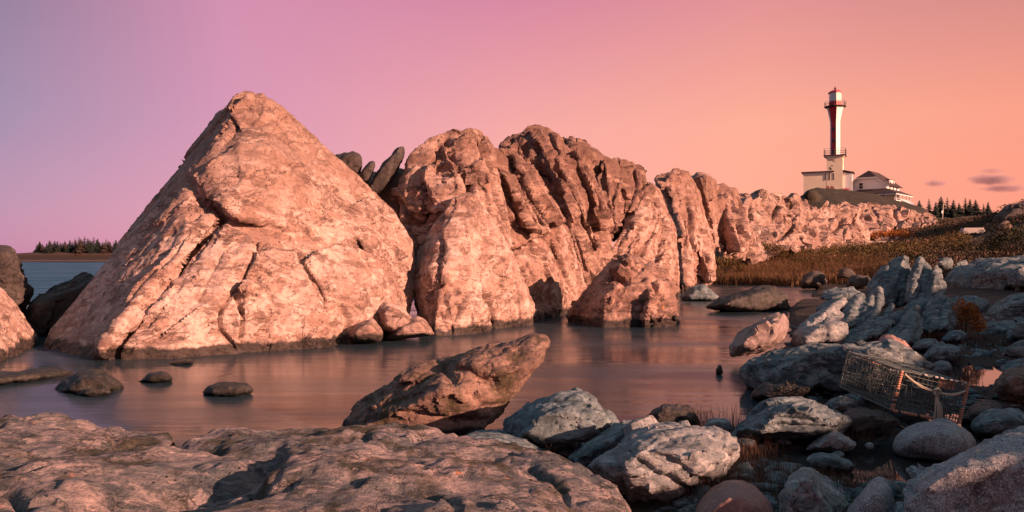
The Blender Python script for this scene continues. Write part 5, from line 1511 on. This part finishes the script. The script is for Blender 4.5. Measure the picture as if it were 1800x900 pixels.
def spruce_meshes(h, w, seed, sparse=1.0):
    r = random.Random(seed)
    V, Fc = [], []
    n = int(15 * sparse)
    for i in range(n):
        u = i / (n - 1)
        z = h * (.06 + .92 * u)
        rad = w * (1 - u) ** .8 * r.uniform(.72, 1.1) + .04
        k = max(5, int(11 * (1 - u * .6)))
        for j in range(k):
            a = 2 * math.pi * (j + r.random()) / k
            L = rad * r.uniform(.65, 1.12)
            ca, sa = math.cos(a), math.sin(a)
            dz = -L * r.uniform(.1, .42)
            b = len(V)
            wd_ = L * r.uniform(.22, .4)
            V += [(0, 0, z + .05 * h), (ca * L * .55 - sa * wd_, sa * L * .55 + ca * wd_, z + dz * .4), (ca * L, sa * L, z + dz), (ca * L * .55 + sa * wd_, sa * L * .55 - ca * wd_, z + dz * .4), (ca * L * .5, sa * L * .5, z + dz * .4 - .07 * h * (1 - u))]
            Fc += [(b, b + 1, b + 2), (b, b + 2, b + 3), (b, b + 4, b + 2)]
    return mesh_np('crown', np.array(V), np.array(Fc))


def spruce_proto(h, w, seed, mat, sparse=1.0):
    t = thing('spruce_tree', 'x', 'tree')
    link('trunk', poly_mesh([ring(.025 * h, -.6, 6), ring(.018 * h, h * .4, 6), ring(.006 * h, h * .95, 6)]), M_BARK, t)
    link('crown', spruce_meshes(h, w, seed, sparse), mat, t)
    return t


protos = [spruce_proto(1.0, .30, 1, M_NEEDLE, 1.2), spruce_proto(1.0, .40, 2, M_NEEDLE, 1.3), spruce_proto(1.0, .25, 3, M_NEEDLE, .9), spruce_proto(1.0, .48, 4, M_NEEDLE2, 1.0)]
used = [False] * 4


def plant(k, loc, h, label, group, rz=0.0):
    t = protos[k] if not used[k] else copy_tree(protos[k])
    used[k] = True
    t.location = loc
    t.scale = (h * 1.25, h * 1.25, h)
    t.rotation_euler = (0, 0, rz)
    t['label'] = label
    t['group'] = group
    return t


R2 = random.Random(12)
right_trees = [(1606, 362, 382), (1616, 355, 384), (1633, 353, 385), (1645, 358, 386), (1654, 349, 386), (1665, 351, 386), (1676, 354, 386), (1686, 359, 384), (1697, 351, 383), (1705, 353, 383), (1715, 354, 383), (1729, 360, 380), (1737, 357, 380)]
for i, (px, ty, by) in enumerate(right_trees):
    d = 196 + (i * 37 % 11)
    p = P(px, by, d)
    lab = 'dark pointed spruce in the row right of the house'
    if px == 1654:
        lab = 'tallest dark spruce of the row, just left of the pole'
    if px > 1725:
        lab = 'small spruce standing apart at the right end of the row'
    plant(i % 3, tuple(p), (by - ty) / F * d * 1.08, lab, 'spruces right of the house', R2.random() * 6)
# far shore across the sea
shp = []
for px, y0, y1 in ((-120, 447, 461), (0, 447, 461), (25, 446, 461), (60, 444, 461), (110, 443, 461), (160, 443, 461), (230, 442, 461), (340, 442, 461)):
    shp.append((px, y0, y1))
V, Fc = [], []
for px, y0, y1 in shp:
    for (yy, d) in ((461.2, 395), (459.0, 398), (457.2, 402), (455.5, 404), (y0 + 3, 406), (y0, 414), (y0 - .5, 440), (y0 + 4, 520)):
        V.append(P(px, yy, d))
V = np.array(V)
k = 8
for i in range(len(shp) - 1):
    for j in range(k - 1):
        Fc.append((i * k + j, (i + 1) * k + j, (i + 1) * k + j + 1, i * k + j + 1))
m, t, b = new_mat('far_shore_bank')
pos = t.add('ShaderNodeNewGeometry').outputs['Position']
sz = t.add('ShaderNodeSeparateXYZ')
t.l.new(pos, sz.inputs[0])
zz = t.math('ADD', sz.outputs[2], t.math('MULTIPLY', t.noise(pos, .3, 4), .5))
c = t.ramp(t.rmap(zz, 0, 5), [(.0, (.012, .012, .013)), (.14, (.014, .013, .013)), (.17, (.085, .055, .045)), (.25, (.08, .05, .04)), (.3, (.02, .011, .009)), (.7, (.024, .013, .009)), (.85, (.05, .024, .016))])
t.put(b, 'Base Color', c)
t.put(b, 'Roughness', .9)
fs = link('far_shore', mesh_np('far_shore', V, np.array(Fc), True), m)
tag(fs, 'low brown far shore across the sea at left', None, None, 'structure')
for i in range(46):
    px = 58 + 172 * (i + R2.random()) / 46
    d = 408 + R2.random() * 26
    top = 428 - 5 * math.exp(-((px - 148) / 22) ** 2) + R2.uniform(-3, 5) + (10 if px < 68 else 3 if px < 80 else 0)
    p = P(px, 450 - R2.random() * 3, d)
    kk = 3 if R2.random() < .25 else R2.randrange(3)
    h = (450 - top) / F * d + .2 + R2.random() * 1.2
    plant(kk, tuple(p), h, 'brownish loose tree in the far treeline across the sea' if kk == 3 else 'dark spruce in the far treeline across the sea', 'far treeline across the sea', R2.random() * 6)

# ------------------------------------------------------------------ clouds


def cloud(px, py, wpx, hpx, label, seed, dens):
    d = 2600.0
    c = P(px, py, d)
    bm = bmesh.new()
    bmesh.ops.create_icosphere(bm, subdivisions=3, radius=1)
    me = bpy.data.meshes.new('cloud')
    bm.to_mesh(me)
    bm.free()
    m = bpy.data.materials.new('cloud_vapour')
    m.use_nodes = True
    t = NT(m.node_tree)
    t.n.clear()
    out = t.add('ShaderNodeOutputMaterial')
    tc = t.add('ShaderNodeTexCoord').outputs['Object']
    ln = t.add('ShaderNodeVectorMath', operation='LENGTH')
    t.l.new(tc, ln.inputs[0])
    mp = t.add('ShaderNodeMapping')
    t.put(mp, 'Vector', tc)
    t.put(mp, 'Location', (seed * 3.1, seed, 0))
    t.put(mp, 'Scale', (2.4, 1.0, 1.1))
    n = t.noise(mp.outputs[0], 1.3, 4, .6)
    den = t.math('SUBTRACT', t.math('ADD', t.rmap(ln.outputs['Value'], 1.0, 0.1), n), .72)
    den = t.math('MULTIPLY', t.math('MAXIMUM', den, 0.0), dens)
    v = t.add('ShaderNodeVolumePrincipled')
    t.put(v, 'Color', (.62, .48, .54, 1))
    t.put(v, 'Density', den)
    t.l.new(v.outputs[0], out.inputs['Volume'])
    o = link('cloud', me, m, None, tuple(c))
    o.scale = (wpx / F * d / 2, hpx / F * d * .8, hpx / F * d / 2)
    return tag(o, label, 'cloud', 'small clouds at right')


cloud(1645, 322, 56, 18, 'smallest mauve cloud, alone left of the others above the spruces', 1, .09)
cloud(1745, 316, 120, 26, 'upper mauve cloud streak near the right edge', 2, .10)
cloud(1765, 331, 120, 20, 'lower flat mauve cloud near the right edge', 3, .10)
cloud(1745, 300, 60, 16, 'thin wisp of cloud above the upper mauve streak', 4, .05)

# ------------------------------------------------------------------ wire lobster trap
M_WIRE = plain('green_black_wire', (0.085, 0.105, 0.098), .5, .4, 20, .3)
M_ROPEO = plain('orange_lashing_rope', (0.40, 0.20, 0.13), .9, .4, 40)
M_ROPE = plain('pale_rope', (0.42, 0.38, 0.28), .9, .25, 40)
TB = np.array((3.02, 6.40, .20))
tw, tu, tl = np.array((.53, .0, -.105)), np.array((.075, .0, .315)), np.array((-.06, .86, .05))
trap = thing('lobster_trap', 'battered wire lobster trap with orange lashed edges and knotted rope', 'trap', tuple(TB))


def T(a, b, c):
    return tw * a + tu * b + tl * c


def bent(p, q, n, amp, seed):
    r = np.random.default_rng(seed)
    o = [p + (q - p) * i / n + (r.normal(size=3) * amp if 0 < i < n else 0) for i in range(n + 1)]
    return o


def panel(name, org, e1, e2, n1, n2, seed, drop=.05):
    r = random.Random(seed)
    ps = []
    for i in range(n1 + 1):
        if r.random() > drop:
            ps.append((bent(org + e1 * i / n1, org + e1 * i / n1 + e2, 4, .004, seed + i), .0038))
    for j in range(n2 + 1):
        if r.random() > drop:
            ps.append((bent(org + e2 * j / n2, org + e2 * j / n2 + e1, 5, .004, seed + 60 + j), .0038))
    return tubes(name, ps, M_WIRE, trap, 4)


z3 = np.zeros(3)
panel('wire_panel', z3, tw, tu, 14, 9, 1)
panel('wire_panel', tl, tw, tu, 14, 9, 2)
panel('wire_panel', z3, tl, tu, 22, 9, 3)
panel('wire_panel', tw, tl, tu, 22, 9, 4)
panel('wire_panel', z3, tw, tl, 14, 22, 5)
panel('wire_panel', tu, tw, tl, 14, 22, 6, .3)
panel('wire_panel', tl * .45, tw, tu, 14, 9, 7, .3)
fr = []
for a in (0, 1):
    for b_ in (0, 1):
        fr.append(([T(a, b_, 0), T(a, b_, 1)], .006))
        fr.append(([T(a, 0, b_), T(a, 1, b_)], .007))
        fr.append(([T(0, a, b_), T(1, a, b_)], .007))
tubes('frame', fr, M_WIRE, trap, 6)


def lashing(p, q, n, r, seed):
    rr = random.Random(seed)
    V, Q = [], []
    ax = (q - p) / np.linalg.norm(q - p)
    for i in range(n):
        if rr.random() < .07:
            continue
        c = p + (q - p) * (i + .5) / n
        L = np.linalg.norm(q - p) / n * .42
        sl_ = np.array((0, 0, 0)) + np.cross(ax, (0, 1, 0)) * L * .5
        v, f = tube_np([c - ax * L - sl_ * .5, c - ax * L * .4, c + ax * L * .4, c + ax * L + sl_ * .5], [r * .75, r * rr.uniform(.95, 1.2), r * rr.uniform(.95, 1.2), r * .75], 6)
        k = len(V)
        V += v
        Q += [tuple(x + k for x in g) for g in f]
    return link('lashing', mesh_np('lashing', np.array(V), np.array(Q), True), M_ROPEO, trap)


fo = np.array((0, -.012, 0))
lashing(T(0, 0, 0) + fo, T(0, 1, 0) + fo, 17, .017, 1)
lashing(T(1, 0, 0) + fo, T(1, 1, 0) + fo, 17, .016, 2)
lashing(T(0, 0, 0) + fo, T(1, 0, 0) + fo, 24, .015, 3)
tubes('rim_clip', [([T(a, 1.01, 0) + fo, T(a + .045, 1.01, 0) + fo], .009) for a in (.34, .5, .58, .72, .8, .92)] + [([T(0, 1.01, a), T(0, 1.01, a + .04)], .008) for a in (.55, .68, .8, .93)], M_CONC, trap, 5)
kn = T(.555, .66, 0) + np.array((0, -.03, 0))
for s_, (a, b_) in ((0, (.05, .93)), (1, (.97, .82))):
    e = T(a, b_, 0) + fo * 2
    for k_ in (0, 1):
        mid_ = (kn + e) / 2 + np.array((0, -.01, -.02 - .012 * k_))
        tubes('rope', [([e, (e + mid_) / 2 + np.array((0, 0, -.006)), mid_, (kn + mid_) / 2 + np.array((0, 0, -.004)), kn], .0075)], M_ROPE, trap, 6)
kv = [kn + .022 * np.array((math.cos(a), -.3 * math.sin(2 * a) - .3, 1.1 * math.sin(a))) for a in np.linspace(0, 2 * math.pi, 13)]
tubes('knot', [(kv, .012), ([kn + (-.02, -.012, .018), kn + (0, -.02, .03), kn + (.022, -.012, .012), kn + (0, -.02, -.014)], .013)], M_ROPE, trap, 6)
rr = np.random.default_rng(5)
st = []
for i in range(26):
    x = rr.uniform(-.035, .035)
    L = rr.uniform(.2, .29)
    st.append(([kn, kn + np.array((x * .4, -.01, -.07)), kn + np.array((x * .8 + .01, -.012 + rr.normal() * .006, -L * .6)), kn + np.array((x * 1.2 + .005, -.005 + rr.normal() * .01, -L))], [.004, .005, .0045, .003]))
tubes('rope_tassel', st, M_ROPE, trap, 4)
tubes('bait_line', [(bent(T(.1, .95, .05), T(.3, .1, .4), 8, .02, 3), .004), (bent(T(.2, .9, .5), T(.8, .6, .2), 8, .02, 4), .003), (bent(T(.5, .95, .8), T(.1, .2, .6), 8, .02, 5), .003), (bent(T(.02, .9, .9), T(.05, .3, .1), 8, .01, 6), .003)], M_ROPE, trap, 4)
slab_poly('runner', trap, [T(.62, .98, .02), T(.85, .98, .02), T(.85, .78, .02), T(.62, .78, .02)], .02, M_ROPEO, (0, 1, 0))
slab_poly('runner', trap, [T(.05, .97, .55), T(.4, .97, .55), T(.4, .97, .75), T(.05, .97, .75)], .015, M_ROPEO, (0, 0, -1))

# ------------------------------------------------------------------ grasses, sedge, thicket


def leaf_mat(name, cols, scale=.6, rough=.85):
    m, t, b = new_mat(name)
    tc = t.add('ShaderNodeTexCoord').outputs['Object']
    n = t.noise(tc, scale, 4, .7)
    n2 = t.noise(tc, scale * 9, 2, .6)
    k = len(cols) - 1
    c = t.ramp(t.rmap(t.math('ADD', t.math('MULTIPLY', n, .65), t.math('MULTIPLY', n2, .35)), .33, .67), [(i / k, c_) for i, c_ in enumerate(cols)])
    t.put(b, 'Base Color', c)
    t.put(b, 'Roughness', rough)
    t.put(b, 'Specular IOR Level', .2)
    return m


def blades(name, base, h, width, lean, mat, label, seed, kind='stuff', cat=None, joints=2):
    """tapering bent blades standing on the given points"""
    r = np.random.default_rng(seed)
    n = len(base)
    hh = h * r.uniform(.45, 1.15, n) if np.isscalar(h) else h
    a = r.uniform(0, 2 * np.pi, n)
    ln = np.abs(r.normal(0, lean, n)) * hh
    fa = r.uniform(0, np.pi, n)
    side = np.stack((np.cos(fa), np.sin(fa), np.zeros(n)), 1) * width
    tip = base + np.stack((np.cos(a) * ln, np.sin(a) * ln, hh), 1)
    midp = base + np.stack((np.cos(a) * ln * .32, np.sin(a) * ln * .32, hh * .58), 1)
    V = np.stack((base - side, base + side, midp - side * .7, midp + side * .7, tip), 1).reshape(-1, 3)
    i = np.arange(n)[:, None] * 5
    Fc = np.concatenate((i + [[0, 1, 3]], i + [[0, 3, 2]], i + [[2, 3, 4]]))
    o = link(name, mesh_np(name, V, Fc), mat)
    return tag(o, label, cat, None, kind)


def leaves(pts, size, seed):
    r = np.random.default_rng(seed)
    n = len(pts)
    u = r.normal(size=(n, 3))
    u /= np.linalg.norm(u, axis=1)[:, None]
    w = np.cross(u, r.normal(size=(n, 3)))
    w /= np.linalg.norm(w, axis=1)[:, None]
    s = (size * r.uniform(.5, 1.3, n))[:, None]
    V = np.stack((pts - u * s, pts + w * s * .5, pts + u * s, pts - w * s * .5), 1).reshape(-1, 3)
    i = np.arange(n)[:, None] * 4
    return V, i + [[0, 1, 2, 3]]


def area(px0, px1, d0, d1, n, seed):
    r = np.random.default_rng(seed)
    px = r.uniform(px0, px1, n)
    d = np.exp(r.uniform(math.log(d0), math.log(d1), n))
    return (px - 900) / F * d, d


M_REED = leaf_mat('dry_reed', [(.05, .03, .014), (.10, .056, .026), (.18, .105, .055)], .35)
M_SEDGE = leaf_mat('brown_sedge', [(.03, .018, .012), (.075, .042, .027), (.15, .085, .055)], 3)
M_THICK = leaf_mat('thicket_leaf', [(.025, .018, .01), (.065, .046, .018), (.09, .068, .022), (.14, .07, .03), (.3, .2, .12)], .35)
M_HEATH = leaf_mat('heath_leaf', [(.028, .03, .02), (.06, .055, .03), (.11, .065, .04), (.22, .125, .085)], .3)
M_ORANGE = leaf_mat('orange_leaf', [(.08, .03, .01), (.3, .10, .02), (.5, .2, .04)], 4)
M_BUSHD = leaf_mat('dark_leaf', [(.012, .016, .01), (.03, .03, .014), (.06, .045, .02)], .8)

x, y = area(1235, 1560, 41.5, 62, 45000, 21)
sd = land_sd(x, y)
k = (sd > .1)
x, y = x[k], y[k]
z = terrain(x, y)
k = z > -.05
blades('reed_bed', np.stack((x[k], y[k], z[k]), 1), .62, .015, .42, M_REED, 'brown dry reeds along the far end of the pool', 3)


def clumps(px0, px1, d0, d1, ncl, per, rad, hgt, leaf, seed, zoff=0.0):
    r = np.random.default_rng(seed)
    x, y = area(px0, px1, d0, d1, ncl, seed)
    z = terrain(x, y)
    out = []
    for i in range(ncl):
        s = r.uniform(.5, 1.25)
        q = r.normal(size=(per, 3))
        q /= np.linalg.norm(q, axis=1)[:, None]
        q *= r.uniform(.55, 1.0, per)[:, None]
        q[:, 2] = np.abs(q[:, 2]) * hgt * s + zoff
        q[:, :2] *= rad * s
        out.append(q + (x[i], y[i], z[i]))
    return leaves(np.concatenate(out), leaf, seed)


V, Fc = clumps(1395, 1700, 54, 82, 240, 190, 1.0, .85, .075, 31)
tag(link('thicket', mesh_np('thicket', V, Fc), M_THICK), 'tangled olive and brown thicket behind the reeds', None, None, 'stuff')
V, Fc = clumps(1560, 1900, 34, 60, 170, 150, .9, .75, .07, 33)
tag(link('scrub', mesh_np('scrub', V, Fc), M_HEATH), 'dark scrub behind the jagged rocks at right', None, None, 'stuff')
V, Fc = clumps(1560, 1900, 82, 150, 420, 110, 1.9, .7, .14, 35)
tag(link('heath', mesh_np('heath', V, Fc), M_HEATH), 'dark heath covering the slope at right below the spruces', None, None, 'stuff')


def bush(px, py, d, r, h, n, leaf, mat, label, seed):
    p = P(px, py, d)
    t = thing('bush', label, 'bush', tuple(p))
    g = np.random.default_rng(seed)
    q = g.normal(size=(n, 3))
    q /= np.linalg.norm(q, axis=1)[:, None]
    q *= (g.uniform(.3, 1.0, n) ** .5)[:, None]
    q = q * (1 + .25 * perlin(q * 2.2, seed))[:, None]
    q[:, 2] = np.abs(q[:, 2]) * h
    q[:, :2] *= r
    V, Fc = leaves(q, leaf, seed)
    link('foliage', mesh_np('foliage', V, Fc), mat, t)
    st = []
    for i in range(16):
        a = g.uniform(0, 6.28)
        st.append(([np.zeros(3) + (0, 0, -.1), np.array((math.cos(a) * r * .3, math.sin(a) * r * .3, h * .45)), np.array((math.cos(a) * r * .75, math.sin(a) * r * .75, h * g.uniform(.6, .9)))], [.014 * r, .01 * r, .004 * r]))
    tubes('stems', st, M_BARK, t, 4)
    return t


bush(1695, 582, 13.2, .32, .5, 2600, .022, M_ORANGE, 'glowing orange bush beside the steep ribbed rock', 51)
bush(1790, 440, 40, 1.7, 1.3, 3500, .06, M_BUSHD, 'large dark rounded bush at the right edge under the heath', 52)
bush(1562, 420, 97, 3.0, 1.1, 2500, .10, M_ORANGE, 'low rusty bush behind the timber barrier', 53)
bush(1275, 478, 43.5, 1.1, .9, 2200, .05, M_THICK, 'small olive bush at the foot of the ridge beside the reeds', 54)
bush(1345, 452, 56, 1.7, 1.0, 2600, .07, M_THICK, 'brown bush behind the reeds against the pale ridge tail', 55)


def ring_pts(px, py, d, rx, ry, n, seed, z=None):
    g = np.random.default_rng(seed)
    c = P(px, py, d)
    x = c[0] + g.normal(size=n) * rx
    y = c[1] + g.normal(size=n) * ry
    zz = np.maximum(terrain(x, y), -.02)
    return np.stack((x, y, zz), 1)


tufts = [(1300, 800, 5.5, .14, .2, 700, .16, 'brown sedge at the right foot of the large pale block'), (1360, 850, 4.8, .25, .3, 1100, .09, 'low brown sedge mat between pale block and pointed rock'), (1470, 870, 4.7, .1, .12, 260, .13, 'sedge tuft right of the pale blue pointed rock'),
         (1235, 752, 6.6, .07, .1, 160, .26, 'dry stems beside the small black stone'), (1290, 762, 6.5, .04, .06, 60, .28, 'few dry stems standing against the water by the flat topped boulder'), (1080, 790, 5.5, .09, .15, 300, .22, 'brown stems right of the dark rounded boulder'),
         (800, 785, 5.9, .18, .1, 200, .17, 'thin reddish grass between the slab and the leaning boulder'), (1000, 830, 5.2, .2, .2, 200, .2, 'sparse dark grass behind the slab end'), (1500, 770, 6.1, .12, .12, 150, .25, 'dry twigs right of the flat topped boulder'),
         (1250, 870, 4.6, .15, .15, 500, .12, 'brown sedge left of the smooth pink stone'), (1600, 615, 9.3, .25, .3, 500, .2, 'reddish grass behind the big slab rock'), (1480, 612, 10.4, .25, .25, 350, .18, 'reddish grass tuft right of the angular pale boulder'), (1690, 600, 12.5, .5, .5, 700, .16, 'dark grass below the orange bush'), (1560, 525, 15, .3, .3, 500, .3, 'olive grass under the large slanting slab')]
for i, (px, py, d, rx, ry, n, h, lab) in enumerate(tufts):
    blades('sedge', ring_pts(px, py, d, rx, ry, n, 200 + i), h, .0016 if d < 8 else .003, .35, M_SEDGE, lab, 300 + i)

# pebbles and shingle on the right bank
g = np.random.default_rng(77)
n = 3200
px = g.uniform(1150, 1830, n)
d = np.exp(g.uniform(math.log(4.2), math.log(17), n))
x, y = (px - 900) / F * d, d
k = (land_sd(x, y) > .05)
x, y = x[k], y[k]
z = terrain(x, y)
ico = bmesh.new()
bmesh.ops.create_icosphere(ico, subdivisions=1, radius=1)
iv = np.array([v.co[:] for v in ico.verts])
jf = np.array([[v.index for v in f.verts] for f in ico.faces])
ico.free()
V, Fc = [], []
for i in range(len(x)):
    s = .012 + .085 * g.random() ** 3
    q = iv * (1 + .28 * g.normal(size=(len(iv), 1))) * s * g.uniform(.6, 1.3, 3) * (1, 1, .6)
    V.append(q + (x[i], y[i], z[i]))
    Fc.append(jf + i * len(iv))
tag(link('shingle', mesh_np('shingle', np.concatenate(V), np.concatenate(Fc)), M_SLATE), 'small loose stones scattered over the right bank', None, None, 'stuff')
